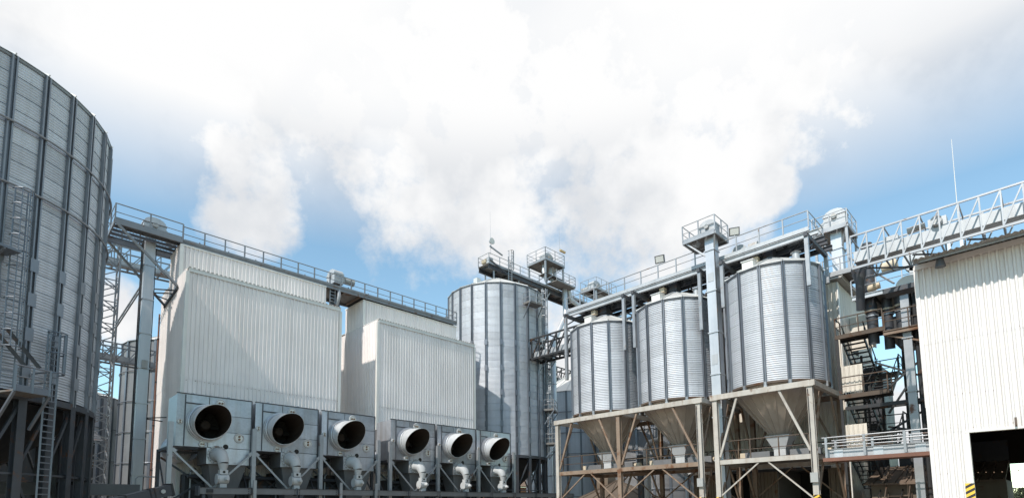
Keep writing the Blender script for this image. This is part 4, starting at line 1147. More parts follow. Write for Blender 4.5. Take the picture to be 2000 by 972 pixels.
def floodlight(label, p, aim, s=0.32, pole=0.6):
    t = thing('floodlight', label, 'floodlight', p, 'floodlights on the railings')
    p = Vector(p)
    barp('pole', p, p + Z * pole, 0.06, 0.06, 'galv_rail', t)
    a = Vector(aim).normalized(); u = a.cross(Z).normalized(); v = u.cross(a)
    c = p + Z * (pole + s * 0.8)
    part('housing', MB().prism([c - u * s - v * s * 0.8, c + u * s - v * s * 0.8, c + u * s + v * s * 0.8, c - u * s + v * s * 0.8], a * -0.22), 'lamp_body', t)
    part('glass', MB().prism([c + a * 0.004 - u * s * 0.8 - v * s * 0.6, c + a * 0.004 + u * s * 0.8 - v * s * 0.6, c + a * 0.004 + u * s * 0.8 + v * s * 0.6, c + a * 0.004 - u * s * 0.8 + v * s * 0.6], a * 0.01), 'lamp_glass', t)
floodlight('square floodlight on walkway rail above middle hopper silo', (36.0, 20.05, 20.06), (-1, -0.3, -0.4), 0.36, 0.15)
floodlight('square floodlight on walkway rail above right hopper silo', (36.0, 14.3, 20.06), (-1, -0.5, -0.4), 0.34, 0.15)

# ------------------------------------------------------------------ gallery on top of the tall silo
def gallery():
    t = thing('silo_gallery', 'elevated railed gallery running right from the top of tall silo', 'walkway', (52, 48.1, 31))
    x0, x1, y0, y1, z = 43.2, 80.0, 47.2, 49.2, 31.9
    n = 20
    for k in range(n):
        a = x0 + (x1 - x0) * k / n
        part('deck_plate', MB().box((a + 0.02, y0 + 0.05, z), (a + (x1 - x0) / n - 0.02, y1 - 0.05, z + 0.05)), 'deck_plate', t)
    for y in (y0, y1):
        part('edge_channel', MB().bar((x0, y, z + 0.06), (x1, y, z + 0.06), 0.06, 0.25), 'galv_rail', t)
        ibeam('girder', (x0, y + (0.1 if y == y0 else -0.1), z - 0.4), (x1, y + (0.1 if y == y0 else -0.1), z - 0.4), 0.22, 0.5, 'steel_grey', t)
    x = x0 + 0.4
    while x < x1:
        barp('cross_beam', (x, y0 + 0.2, z - 0.2), (x, y1 - 0.2, z - 0.2), 0.1, 0.2, 'steel_dark', t); x += 1.8
    railing(t, [(x0, y1, z + 0.15), (x0, y0, z + 0.15), (52.4, y0, z + 0.15)], 1.1, 1.7, 'galv_rail', 0.075, 0.036, toe=0)
    railing(t, [(56.4, y0, z + 0.15), (64.5, y0, z + 0.15)], 1.1, 1.7, 'galv_rail', 0.075, 0.036, toe=0)
    railing(t, [(x0, y1, z + 0.15), (x1, y1, z + 0.15)], 1.1, 1.7, 'galv_rail', 0.075, 0.036, toe=0, ends=(False, True))
    part('conveyor_casing', MB().box((44.0, 47.9, z + 0.1), (79, 48.5, z + 0.7)), 'grey_cover', t)
    part('drive_motor', MB().tube((43.6, 47.9, z + 0.6), (43.6, 48.7, z + 0.6), 0.33, n=14), 'motor_tan', t, True)
    part('drive_box', MB().box((43.4, 47.4, z + 0.15), (44.1, 47.88, z + 0.9)), 'grey_cover', t)
    # legs down to the silo roof and a long strut
    for x in (44.2, 48.6):
        for y in (y0 + 0.2, y1 - 0.2): barp('leg', (x, y, 28.3), (x, y, z - 0.65), 0.14, 0.14, 'galv_rail', t)
    barp('strut', (51.3, 47.0, 27.0), (54.6, 47.25, z - 0.65), 0.14, 0.14, 'galv_rail', t)
    # end boom
    barp('boom', (42.4, 46.2, z + 1.5), (45.6, 47.3, z + 1.75), 0.14, 0.14, 'galv_rail', t)
    barp('boom', (42.6, 46.4, z - 0.1), (46.0, 47.1, z - 0.5), 0.16, 0.16, 'steel_grey', t)
    # cage over the climbing ladder
    ld = ladder(t, (46.7, 47.05), (0, -1), 28.6, 33.6, (32.0, 34.4), w=0.6, strong=1.6, hoop=0.8)
gallery()
fl = thing('round_floodlight', 'round floodlight on boom at left end of tall silo gallery', 'floodlight', (43.0, 46.6, 33.4))
barp('pole', (43.0, 46.6, 33.4), (43.0, 46.6, 33.9), 0.07, 0.07, 'galv_rail', fl)
part('bowl', MB().lathe([(0.0, 0.42), (0.2, 0.38), (0.38, 0.1), (0.4, 0.0), (0.36, 0.0)], 18, (42.95, 46.3, 34.25), axis='Y'), 'grey_cover', fl, True)
part('glass', MB().lathe([(0.0, -0.01), (0.36, 0.0)], 18, (42.95, 46.3, 34.25), axis='Y'), 'lamp_glass', fl)
w1 = single('whip_antenna', MB().tube((43.5, 47.2, 33.0), (43.45, 47.2, 38.6), 0.022, 0.01, 5), 'galv_rail', 'thin whip antenna at left end of tall silo gallery', 'antenna', (43.5, 47.2, 33))

def gallery_head():
    t = thing('head_tower', 'machine tower with railed top platform standing on the silo gallery', 'platform', (54.4, 48, 32), 'platforms round the elevator heads')
    x0, x1, y0, y1, z = 52.6, 56.6, 46.2, 49.6, 35.25
    for x in (x0 + 0.15, x1 - 0.15):
        for y in (y0 + 0.15, y1 - 0.15): part('column', MB().box((x - 0.1, y - 0.1, 32), (x + 0.1, y + 0.1, z - 0.1)), 'galv_rail', t)
    for zz, m in ((z, 'deck_plate'), (33.2, 'deck_plate')):
        for k in range(4):
            a = x0 + (x1 - x0) * k / 4
            part('floor_plate', MB().box((a + 0.02, y0, zz), (a + (x1 - x0) / 4 - 0.02, y1 if zz > 34 else y0 + 1.4, zz + 0.05)), m, t)
    for p, q in (((x0, y0), (x1, y0)), ((x0, y1), (x1, y1)), ((x0, y0), (x0, y1)), ((x1, y0), (x1, y1))):
        barp('edge_beam', (*p, z - 0.05), (*q, z - 0.05), 0.12, 0.24, 'galv_rail', t)
    railing(t, [(x0, y0, z + 0.06), (x1, y0, z + 0.06), (x1, y1, z + 0.06), (x0, y1, z + 0.06), (x0, y0, z + 0.06)], 1.5, 1.9, 'galv_rail', 0.075, 0.034, mids=(0.5, 1.0), toe=0.12)
    railing(t, [(x0 + 1.2, y0 - 0.9, 32.3), (x1 + 1.2, y0 - 0.9, 32.3), (x1 + 1.2, y0 + 0.9, 32.3)], 1.4, 1.5, 'galv_rail', 0.07, 0.034, mids=(0.5, 1.0), toe=0.14)
    part('lower_landing', MB().box((x0 + 1.2, y0 - 0.9, 32.15), (x1 + 1.2, y0 + 0.9, 32.28)), 'deck_plate', t)
    for a, b in (((x0, y0), (x1, y0)), ((x0, y1), (x1, y1))):
        barp('brace', (*a, 32.2), (*b, z - 0.2), 0.09, 0.09, 'galv_rail', t)
    head(t, 54.4, 47.6, z + 0.05, 1.35, 'X')
    for x, zz in ((53.6, 34.9), (55.0, 34.9), (55.8, 34.6)):
        part('spout', MB().path([(x, 47.4, zz), (x - 0.3, 47.2, zz - 1.0), (x - 0.1, 46.9, zz - 2.4)], 0.24, 12), 'grey_cover', t, True)
    bn = part('beacon_arm', MB().tube((55.6, y0, z + 1.5), (55.6, y0, z + 2.6), 0.03, n=6), 'galv_rail', t)
    part('beacon_lamp', MB().box((55.65, y0 - 0.12, z + 2.0), (56.8, y0 + 0.12, z + 2.25)), 'beacon', bn)
    part('antenna', MB().tube((55.6, y0, z + 2.6), (55.6, y0, z + 5.2), 0.02, 0.01, 5), 'galv_rail', bn)
gallery_head()
sp = thing('down_spout', 'bent grain spout dropping from silo gallery along the tall silo', 'pipe', (56, 46, 31))
part('pipe', MB().path([(57.0, 46.6, 32.3), (57.0, 46.5, 29.2), (56.8, 46.4, 28.3), (54.2, 46.0, 24.6), (53.6, 46.0, 23.6), (53.5, 46.0, 0.2)], 0.36, 14), 'leg_casing', sp, True)
for z in (21, 18, 15, 12, 9, 6): part('flange', MB().lathe([(0.37, 0), (0.47, 0), (0.47, 0.1), (0.37, 0.1)], 14, (53.5, 46.0, z)), 'leg_casing', sp)
sp2 = thing('slanting_spout', 'slanting grain pipe from gallery tower down behind the walkway end', 'pipe', (58, 46.5, 31))
part('pipe', MB().path([(57.8, 46.6, 32.4), (58.2, 46.4, 31.0), (62.5, 43.4, 27.0), (64.0, 42.0, 25.5)], 0.33, 12), 'leg_casing', sp2, True)

t = small_platform('railed platform with round drive far along the silo gallery', 64.3, 69.5, 46.4, 49.4, 34.6, 'cdabc', 1.6)
head(t, 65.8, 47.9, 34.6, 1.5, 'X')
for x in (64.6, 69.2):
    for y in (46.7, 49.1): part('column', MB().box((x - 0.1, y - 0.1, 32), (x + 0.1, y + 0.1, 34.4)), 'galv_rail', t)

# far lattice galleries
truss('dark lattice gallery passing behind the hopper silos', (46.0, 47.0, 19.0), (46.0, 14.0, 18.7), 2.0, 2.35, 26, 'steel_dark', conveyor=(0.6, 0.2, 0.9), sz=0.14)
truss('far lattice gallery below the dark one right of tall silo', (60.0, 60.0, 23.4), (84.0, 60.0, 23.0), 2.0, 2.6, 20, 'steel_dark', conveyor=(0.6, 0.2, 0.9), sz=0.13)

# ------------------------------------------------------------------ process building with stair tower
def process_building():
    x0, x1, y0, y1, zf, zb = 41.0, 50.0, 9.62, 20.6, 16.95, 17.3
    t = thing('process_building', 'beige and brown ribbed-metal building behind the right hopper silo', 'building', (45, 15, 0))
    part('inner_wall', MB().box((x0 + 0.25, y0 + 0.02, 4.3), (x1, y1, zf - 0.1)), 'wall_core', t)
    part('inner_wall', MB().box((x0 + 0.25, y0 + 0.02, 0), (x1, 10.9, 4.29)), 'wall_core', t)
    part('inner_wall', MB().box((x0 + 0.25, 14.2, 0), (x1, 16.2, 4.29)), 'wall_core', t)
    part('inner_wall', MB().box((x0 + 0.25, 18.8, 0), (x1, y1, 4.29)), 'wall_core', t)
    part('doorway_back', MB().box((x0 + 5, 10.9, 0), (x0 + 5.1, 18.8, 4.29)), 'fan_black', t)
    clad(t, '-X', (x0, y0), y1 - y0, [4.2, 10.5, zf - 0.05], 1.1, 4, 0.07, 'clad_beige')
    for a, b in ((y0, 10.9), (14.2, 16.2), (18.8, y1)):
        clad(t, '-X', (x0, a), b - a, [0, 4.2], 1.1, 4, 0.07, 'clad_brown')
    clad(t, '-Y', (x1, y0), x1 - x0, [0, 4.2, 10.5, zf - 0.05], 1.1, 2, 0.02, 'clad_beige')
    part('corner_flashing', MB().box((x0 - 0.11, y0 - 0.11, 0), (x0 + 0.22, y0 - 0.04, zf - 0.1)), 'flashing', t)
    part('lintel', MB().box((x0 - 0.10, 10.7, 4.15), (x0 + 0.0, 19.0, 4.35)), 'steel_dark', t)
    for k in range(10):
        xa = x0 - 0.45 + (x1 - x0 + 0.9) * k / 10; xb = xa + (x1 - x0 + 0.9) / 10 - 0.02
        part('roof_sheet', MB().prism([(xa, y0 - 0.45, zf), (xb, y0 - 0.45, zf), (xb, y0 - 0.45, zf + 0.1), (xa, y0 - 0.45, zf + 0.1)], (0, y1 - y0 + 0.9, 0.6)), 'roof_fibre', t)
    tb = MB()
    for k in range(48):
        xa = x0 - 0.4 + 0.2 * k; tb.box((xa, y0 - 0.52, zf + 0.101), (xa + 0.11, y0 + 0.3, zf + 0.15))
    part('roof_ribs', tb, 'roof_fibre', t, kind='stuff')
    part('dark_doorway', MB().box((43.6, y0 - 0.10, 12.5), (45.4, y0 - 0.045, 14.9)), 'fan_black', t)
    # hinged sheet door standing open
    d = part('open_door', MB().box((43.45, y0 - 1.5, 12.5), (43.55, y0 - 0.1, 14.9)), 'clad_beige', t)
    part('door_frame', MB().box((43.40, y0 - 1.56, 12.45), (43.60, y0 - 1.505, 14.95)), 'flashing', d)
process_building()

def flight(t, a, b, width, side, m='rail_rusty', n=None):
    """stair flight from a (top) to b (bottom); side = unit vector across"""
    a, b, s = Vector(a), Vector(b), Vector(side)
    n = n or max(4, int(abs(a.z - b.z) / 0.24))
    for k in (0, 1): barp('stringer', a + s * (k * width), b + s * (k * width), 0.06, 0.26, m, t)
    d = (b - a); dh = Vector((d.x, d.y, 0)).normalized()
    for k in range(1, n):
        p = a.lerp(b, k / n)
        part('tread', MB().prism([p + s * 0.03 - dh * 0.13, p + s * (width - 0.03) - dh * 0.13, p + s * (width - 0.03) + dh * 0.13, p + s * 0.03 + dh * 0.13], (0, 0, -0.05)), m, t)
    for k in (0, 1):
        o = s * (k * width) + Z * 1.0
        part('handrail', MB().tube(a + o, b + o, 0.035, n=6), m, t)
        for f in (0.1, 0.5, 0.9):
            p = a.lerp(b, f) + s * (k * width); barp('baluster', p, p + Z * 1.0, 0.05, 0.05, m, t)

def stairs():
    t = thing('stair_tower', 'dark rusty switchback stairs zigzagging beside the beige building', 'stairs', (41, 8, 0))
    yl, ym, yr = 9.2, 7.95, 6.75
    xs, xe = 39.6, 42.6
    zs = [12.35, 8.5, 4.7, 1.0]
    for i, z in enumerate(zs[:3]):
        # front landing
        for k in range(3):
            y = yr - 0.05 + (yl - yr + 0.1) * k / 3
            part('landing_plank', MB().box((38.4, y + 0.01, z), (xs, y + (yl - yr + 0.1) / 3 - 0.01, z + 0.06)), 'rail_rusty', t)
        barp('landing_edge', (38.4, yr - 0.1, z - 0.06), (38.4, yl + 0.1, z - 0.06), 0.08, 0.26, 'rail_rusty', t)
        barp('landing_edge', (xs, yr - 0.1, z - 0.06), (xs, yl + 0.1, z - 0.06), 0.08, 0.22, 'steel_dark', t)
        railing(t, [(xs, yl + 0.05, z + 0.05), (38.42, yl + 0.05, z + 0.05), (38.42, yr - 0.05, z + 0.05), (xs, yr - 0.05, z + 0.05)], 1.1, 1.1, 'rail_rusty', 0.06, 0.034, toe=0)
        zm = (z + zs[i + 1]) / 2
        flight(t, (xs, ym + 0.02, z), (xe, ym + 0.02, zm), 1.2, (0, 1, 0), 'steel_dark')
        part('back_landing', MB().box((xe, yr, zm - 0.08), (xe + 1.2, yl, zm)), 'steel_dark', t)
        railing(t, [(xe + 0.1, yr, zm), (xe + 1.2, yr, zm), (xe + 1.2, yl, zm)], 1.1, 1.1, 'steel_dark', 0.06, 0.034, toe=0)
        flight(t, (xe, yr, zm), (xs, yr, zs[i + 1]), 1.15, (0, 1, 0), 'steel_dark')
    for x in (38.45, 44.5):
        for y in (yr, yl):
            if x < 40 and y == yr: continue
            barp('column', (x, y, 0), (x, y, 12.3), 0.14, 0.14, 'steel_dark', t)
    # wind screens of ribbed sheet at the left of the landings
    sm = sheet_mesh(1.3, 1.7, 5, 0.05, 'clad_beige', name='wind_screen')
    for z in (8.75, 5.0):
        inst('wind_screen', sm, t, (38.75, 8.0, z), PI / 2)
stairs()
an = thing('dark_annex', 'dark grey annex wall rising behind the switchback stairs', 'annex', (48, 8.5, 0))
part('wall', MB().box((46.5, 8.45, 0), (50, 9.5, 11.8)), 'steel_grey', an)
part('wall_corner', MB().box((46.42, 8.38, 0), (46.62, 8.6, 11.85)), 'steel_dark', an)
for k in range(4): part('wall_rib', MB().box((46.42, 8.68 + 0.22 * k, 0), (46.498, 8.76 + 0.22 * k, 11.8)), 'steel_grey', an)
# lower flight to the ground, nearer the barn
t = thing('ground_stair', 'short dark stair at ground level under the bridge conveyor', 'stairs', (39, 6.5, 0))
flight(t, (41.5, 6.3, 3.2), (38.6, 6.3, 0.3), 1.2, (0, 1, 0), 'rail_rusty')

# ------------------------------------------------------------------ machinery between the beige building and the barn
e4 = elev_leg('bucket_elevator', 'pale elevator with rounded head above the beige building', 44.5, 10.15, 0.7, 0.7, 22.9, joints=2.2, z0=16.5)
head(e4, 44.5, 10.15, 22.3, 1.15, 'Y')
small_platform('railed platform round the rounded elevator head above beige building', 43.7, 46.4, 9.25, 11.55, 22.0, 'cdabc', supports=(((43.8, 9.35, 21.9), (44.3, 9.9, 20.3)), ((43.8, 11.4, 21.9), (44.3, 10.5, 20.3)), ((46.3, 9.35, 21.9), (44.8, 9.9, 20.2))))
small_platform('narrow railed landing below the rounded elevator head', 40.6, 43.0, 8.15, 10.25, 17.35, 'dabc', 1.0)
b4 = thing('support_frame', 'braced steel columns under the rounded elevator platform', 'frame', (44, 10, 17))
for x in (43.8, 46.3):
    for y in (9.35, 11.4): barp('column', (x, y, 16.9), (x, y, 21.9), 0.16, 0.16, 'galv_rail', b4)
barp('brace', (43.8, 9.35, 17.6), (43.8, 11.4, 21.7), 0.09, 0.09, 'galv_rail', b4)
barp('brace', (43.7, 9.3, 19.4), (40.5, 6.3, 15.6), 0.09, 0.09, 'galv_rail', b4)

def pipe_platform():
    t = thing('pipe_platform', 'long platform with vertical pipes between beige building and barn', 'platform', (39, 6.5, 14))
    x0, x1, ya, yb, z = 38.0, 42.5, 8.1, 4.2, 14.45
    for k in range(4):
        y = yb + (ya - yb) * k / 4
        part('floor_plate', MB().box((x0 + 0.06, y + 0.02, z - 0.02), (x1, y + (ya - yb) / 4 - 0.02, z + 0.03)), 'deck_plate', t)
    ibeam('edge_beam', (x0, ya, z - 0.05), (x0, yb, z - 0.05), 0.16, 0.28, 'grey_cover', t)
    ibeam('edge_beam', (x1, ya, z - 0.05), (x1, yb, z - 0.05), 0.16, 0.28, 'steel_dark', t)
    for k in range(5):
        y = yb + 0.2 + (ya - yb - 0.4) * k / 4; barp('joist', (x0 + 0.1, y, z - 0.15), (x1 - 0.1, y, z - 0.15), 0.1, 0.22, 'steel_dark', t)
    railing(t, [(x0, ya, z + 0.1), (x0, yb, z + 0.1)], 1.0, 1.3, 'galv_rail', 0.06, 0.03, toe=0)
    for (x, y, r, zt, zb_) in ((38.9, 7.3, 0.30, 18.0, 11.6), (39.2, 6.55, 0.27, 14.3, 11.2), (39.0, 5.85, 0.27, 14.3, 11.2), (39.6, 5.35, 0.24, 14.3, 11.4)):
        p = part('pipe', MB().path([(x, y, zt), (x, y, zb_ + 1.0), (x + 0.25, y + 0.05, zb_)], r, 14), 'steel_grey', t, True)
        part('pipe_collar', MB().lathe([(r, 0), (r + 0.07, 0), (r + 0.07, 0.12), (r, 0.12)], 14, (x, y, z - 0.9)), 'motor_tan', p)
        part('pipe_collar', MB().lathe([(r, 0), (r + 0.06, 0), (r + 0.06, 0.1), (r, 0.1)], 14, (x, y, z - 1.2)), 'galv_rail', p)
    part('machine_box', MB().box((39.2, 4.9, 12.1), (41.0, 6.4, 13.1)), 'steel_dark', t)
    part('fan_housing', MB().lathe([(0.0, -0.3), (0.62, -0.3), (0.62, 0.3), (0.0, 0.3)], 20, (38.8, 4.9, 16.0), axis='X'), 'grey_cover', t, True)
    part('fan_motor', MB().tube((38.2, 5.7, 16.0), (38.2, 6.5, 15.9), 0.3, n=14), 'motor_tan', t, True)
    part('fan_outlet', MB().prism([(38.5, 4.6, 14.6), (39.1, 4.6, 14.6), (39.1, 5.2, 14.6), (38.5, 5.2, 14.6)], (0, 0, 1.0)), 'grey_cover', t)
    for x in (39.6, 41.2): part('casing', MB().box((x, 4.5, 14.5), (x + 0.5, 4.9, 16.6)), 'leg_casing', t)
pipe_platform()
def lower_platform():
    t = thing('machine_platform', 'rusty railed platform level with the open door of beige building', 'platform', (39, 6.5, 12))
    for k in range(7):
        part('floor_plank', MB().box((38.2 + 0.9 * k, 4.2, 12.0), (38.2 + 0.9 * k + 0.88, 6.68, 12.06)), 'deck_plate', t)
    ibeam('edge_beam', (38.2, 6.68, 11.9), (38.2, 4.2, 11.9), 0.16, 0.26, 'frame_rusty', t)
    railing(t, [(38.2, 6.6, 12.06), (38.2, 4.2, 12.06)], 1.1, 1.2, 'rail_rusty', 0.06, 0.032, toe=0)
    barp('diagonal', (38.3, 6.6, 11.8), (38.6, 4.3, 10.9), 0.12, 0.1, 'frame_rusty', t)
    barp('beam', (38.6, 9.0, 7.7), (38.6, 4.4, 7.7), 0.14, 0.22, 'steel_dark', t)
    barp('beam', (40.8, 9.0, 7.9), (40.8, 4.4, 7.9), 0.14, 0.22, 'steel_dark', t)
lower_platform()
e5 = elev_leg('bucket_elevator', 'blue-grey elevator leg seen just left of the barn edge', 38.6, 5.55, 0.42, 0.42, 14.2, 'galv_rail', joints=3.2)
cb = thing('cross_braces', 'dark crossed braces between stair tower and the elevator leg', 'frame', (39, 6, 8))
for p, q in (((39.2, 7.3, 10.4), (39.2, 4.6, 8.9)), ((39.2, 7.4, 8.3), (39.2, 4.6, 10.6)), ((39.3, 7.2, 6.0), (39.3, 4.6, 7.5)), ((39.3, 7.0, 6.4), (39.3, 4.4, 5.7)), ((39.2, 6.9, 7.2), (39.2, 5.5, 9.3))):
    barp('brace', p, q, 0.11, 0.11, 'steel_dark', cb)
for y, r in ((5.15, 0.13), (4.95, 0.10), (4.78, 0.12)):
    part('riser_pipe', MB().tube((38.8, y, 0), (38.8, y, 14.3), r, n=10), 'steel_dark', cb)

# low brown roof and grey wall behind the bridge
lb = thing('low_shed', 'low brown-roofed shed behind the bridge conveyor beside the barn', 'shed', (42, 5.5, 0))
part('wall', MB().box((40.6, 2.0, 0), (46, 8.4, 3.0)), 'clad_brown', lb)
for k in range(12):
    y = 2.0 + 0.56 * k
    part('roof_sheet', MB().prism([(40.0, y, 2.9), (40.0, y + 0.54, 2.9), (40.0, y + 0.54, 3.0), (40.0, y, 3.0)], (5.0, 0, 1.3)), 'brown_roof', lb)
    part('roof_rib', MB().prism([(39.98, y, 3.0), (39.98, y + 0.09, 3.0), (39.98, y + 0.09, 3.06), (39.98, y, 3.06)], (5.0, 0, 1.3)), 'brown_roof', lb)
part('back_wall', MB().box((45.2, 2.0, 3.9), (45.4, 7.6, 5.6)), 'steel_grey', lb)

# bridge conveyor from the frame to the barn
def bridge():
    t = thing('bridge_conveyor', 'grey bridge conveyor with galvanized handrail crossing to the barn', 'conveyor', (34.5, 6.7, 4.3))
    ya, yb = 9.25, 3.2
    part('floor', MB().box((34.05, yb, 4.18), (35.9, ya, 4.30)), 'red_oxide', t)
    part('floor_edge', MB().bar((34.0, ya, 4.24), (34.0, yb, 4.24), 0.06, 0.2), 'red_oxide', t)
    part('trough', MB().box((34.5, yb, 4.31), (35.1, ya, 4.83)), 'grey_cover', t)
    part('trough_lid', MB().box((34.44, yb, 4.832), (35.16, ya, 4.87)), 'galv_rail', t)
    for y in (8.65, 6.75, 4.9):
        part('access_plate', MB().box((34.47, y - 0.3, 4.36), (34.495, y + 0.15, 4.80)), 'leg_casing', t)
    for x in (34.0, 35.9):
        for y in (9.05, 7.2, 5.4, 3.6):
            part('post', MB().box((x - 0.05, y - 0.06, 4.36), (x + 0.05, y + 0.06, 5.5)), 'galv_rail', t)
        for z in (5.48, 5.15): part('rail', MB().tube((x, ya, z), (x, yb, z), 0.035, n=8), 'galv_rail', t)
bridge()

# ------------------------------------------------------------------ barn at the right edge
BP = ((0, 0), (0.46, 0), (0.62, 1), (0.84, 1), (1.0, 0))
def barn():
    X0, X1, YA, YB, ZE = 30.0, 47.0, -14.0, 3.86, 12.55
    t = thing('barn', 'large white ribbed-metal barn with dark doorway at right edge', 'barn', (38, -5, 0))
    D0, D1, DZ = -5.4, 2.62, 4.8
    # front wall shell round the doorway
    part('inner_wall', MB().box((X0 + 0.02, YA, DZ + 0.01), (X0 + 0.18, YB, ZE - 0.1)), 'wall_core', t)
    part('inner_wall', MB().box((X0 + 0.02, D1 + 0.01, 0), (X0 + 0.18, YB, DZ)), 'wall_core', t)
    part('inner_wall', MB().box((X0 + 0.02, YA, 0), (X0 + 0.18, D0 - 0.01, DZ)), 'wall_core', t)
    n = 18
    for k in range(n):
        y = YB - (k + 1) * 1.0
        me = sheet_mesh(1.0, 4.1, 4, 0.075, 'clad_white', BP); inst('cladding_sheet', me, t, (X0 - 0.006, y, DZ - 0.02), PI / 2)
        me = sheet_mesh(1.0, ZE - DZ - 4.0, 4, 0.075, 'clad_white', BP); inst('cladding_sheet', me, t, (X0 - 0.014, y, DZ + 4.0), PI / 2)
    inst('cladding_sheet', sheet_mesh(1.24, DZ - 0.0, 5, 0.075, 'clad_white', BP), t, (X0 - 0.001, D1, 0), PI / 2)
    for k in range(8): inst('cladding_sheet', sheet_mesh(1.0, DZ, 4, 0.075, 'clad_white', BP), t, (X0 - 0.001, D0 - 1 - k, 0), PI / 2)
    screws(t, '-X', (X0, YA), YB - YA, (3.0, 4.95, 6.4, 8.9), 0.25, off=0.03)
    part('corner_flashing', MB().box((X0 - 0.105, YB - 0.12, 0), (X0 - 0.09, YB + 0.02, ZE - 0.1)).box((X0 - 0.09, YB, 0), (X0 + 0.2, YB + 0.02, ZE - 0.1)), 'clad_white', t)
    part('lintel', MB().box((X0 - 0.10, D0, DZ - 0.10), (X0 + 0.2, D1, DZ - 0.021)), 'flashing', t)
    part('jamb', MB().box((X0 - 0.10, D1 - 0.13, 0), (X0 + 0.2, D1 - 0.002, DZ - 0.11)), 'flashing', t)
    part('hazard_strip', MB().box((X0 - 0.125, D1 - 0.14, 0.6), (X0 - 0.105, D1 + 0.16, 2.55)), 'hazard', t)
    part('door_catch', MB().bar((X0 - 0.2, 1.0, DZ + 0.0), (X0 - 0.08, 1.0, DZ + 0.35), 0.07, 0.1), 'rail_rusty', t)
    # far, left and back walls
    clad(t, '+Y', (X0, YB), X1 - X0, [0, 6, ZE], 1.06, 4, 0.05, 'clad_white')
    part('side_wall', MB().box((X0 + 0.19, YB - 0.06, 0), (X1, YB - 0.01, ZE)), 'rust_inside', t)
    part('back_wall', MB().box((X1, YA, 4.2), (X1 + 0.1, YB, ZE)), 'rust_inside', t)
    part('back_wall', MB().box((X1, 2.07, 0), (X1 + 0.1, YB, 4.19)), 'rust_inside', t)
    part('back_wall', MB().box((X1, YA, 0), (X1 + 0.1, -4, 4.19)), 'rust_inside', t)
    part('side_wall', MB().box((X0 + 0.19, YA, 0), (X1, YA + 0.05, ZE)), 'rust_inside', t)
    for x in (36, 42): barp('inner_column', (x, YB - 0.3, 0), (x, YB - 0.3, ZE), 0.3, 0.3, 'steel_dark', t)
    # roof
    eave, ridge = Vector((28.6, 0, 12.36)), Vector((38.5, 0, 14.6))
    slope = (ridge - eave)
    nw = 5
    for k in range(19):
        yb_ = YB + 0.3 - (k + 1) * 1.0
        b = MB(); cols = nw * 4
        for (px, pz) in ((eave.x, eave.z), (ridge.x, ridge.z), (48.0, 12.72)):
            for i in range(cols + 1):
                w = 0.03 * math.cos(2 * PI * i / 4)
                b.v.append((px, yb_ - 0.35 + 1.0 * i / cols, pz + w + (0.006 if k % 2 else 0)))
        for r in range(2):
            for i in range(cols):
                a = r * (cols + 1) + i; b.f.append((a, a + 1, a + cols + 2, a + cols + 1))
        part('roof_sheet', b, 'roof_fibre', t, True)
    part('eave_purlin', MB().bar((28.95, YB - 0.1, 12.32), (28.95, YA, 12.32), 0.08, 0.10), 'galv_rail', t)
    ft = part('eave_board', MB().box((29.86, YA, 12.3), (29.93, YB, 12.52)), 'clad_white', t)
    lp = part('wall_lamp', MB().tube((29.25, 2.85, 12.35), (29.25, 2.85, 11.95), 0.12, 0.2, 12), 'lamp_body', t)
barn()

# truss gallery along the barn eave
tg = truss('galvanized lattice conveyor bridge running along above the barn eave', (31.9, 6.5, 13.62), (31.9, -6.4, 13.62), 1.8, 1.70, 18, 'galv_rail', conveyor=(0.40, 0.50, 1.05), sz=0.066, cm='grey_cover')
def truss_extra():
    t = tg
    for k in range(8):
        y = 6.4 - 1.6 * k
        part('walk_plate', MB().box((31.05, y - 1.55, 13.70), (31.30, y, 13.73)), 'deck_plate', t)
    for k in range(6):
        y = 6.0 - 2 * k
        barp('under_brace', (31.0, y, 13.5), (32.8, y - 1.9, 13.5), 0.08, 0.06, 'steel_grey', t)
    part('drive_box', MB().box((31.6, 2.7, 14.7), (32.1, 3.4, 15.2)), 'grey_cover', t)
    part('drive_motor', MB().tube((31.5, 3.5, 14.95), (31.5, 4.2, 14.92), 0.15, n=12), 'motor_grey', t, True)
    part('drive_gear', MB().lathe([(0.0, -0.15), (0.22, -0.15), (0.22, 0.15), (0.0, 0.15)], 14, (31.4, 3.05, 14.95), axis='X'), 'pipe_grey', t, True)
    part('casing_hood', MB().box((31.6, 4.6, 14.68), (32.2, 5.2, 15.0)), 'grey_cover', t)
    for y in (2.2, -2.0, -5.5):
        for dy in (0, 0.45): part('stub_leg', MB().box((30.95, y + dy - 0.06, 12.9), (31.07, y + dy + 0.06, 13.55)), 'leg_casing', t)
    part('outlet_cone', MB().path([(31.9, 6.4, 13.9), (31.9, 6.4, 13.5), (31.9, 6.4, 13.1), (32.6, 6.6, 11.9)], [0.36, 0.3, 0.2, 0.2], 14), 'steel_grey', t, True)
truss_extra()
single('lightning_mast', MB().tube((33.2, 2.40, 15.2), (33.2, 2.36, 19.6), 0.022, 0.010, 8), 'flashing', 'thin pale lightning mast above the barn truss bridge', 'mast', (33.2, 2.4, 15.2))
# standing rail of the second bridge side seen above the barn
eb = thing('arch_cover', 'curved light metal hood at the barn roof corner', 'cover', (33.5, 4.4, 12.9))
part('hood', MB().prism([(32.8, 4.5 + 0.55 * math.cos(PI * k / 14), 12.75 + 0.45 * math.sin(PI * k / 14)) for k in range(15)], (0.7, 0, 0)), 'roof_light', eb)
part('motor', MB().tube((32.5, 5.65, 12.95), (32.5, 6.2, 12.9), 0.17, n=12), 'motor_tan', eb, True)
part('bracket', MB().box((32.7, 3.9, 12.5), (33.6, 5.6, 12.74)), 'steel_grey', eb)

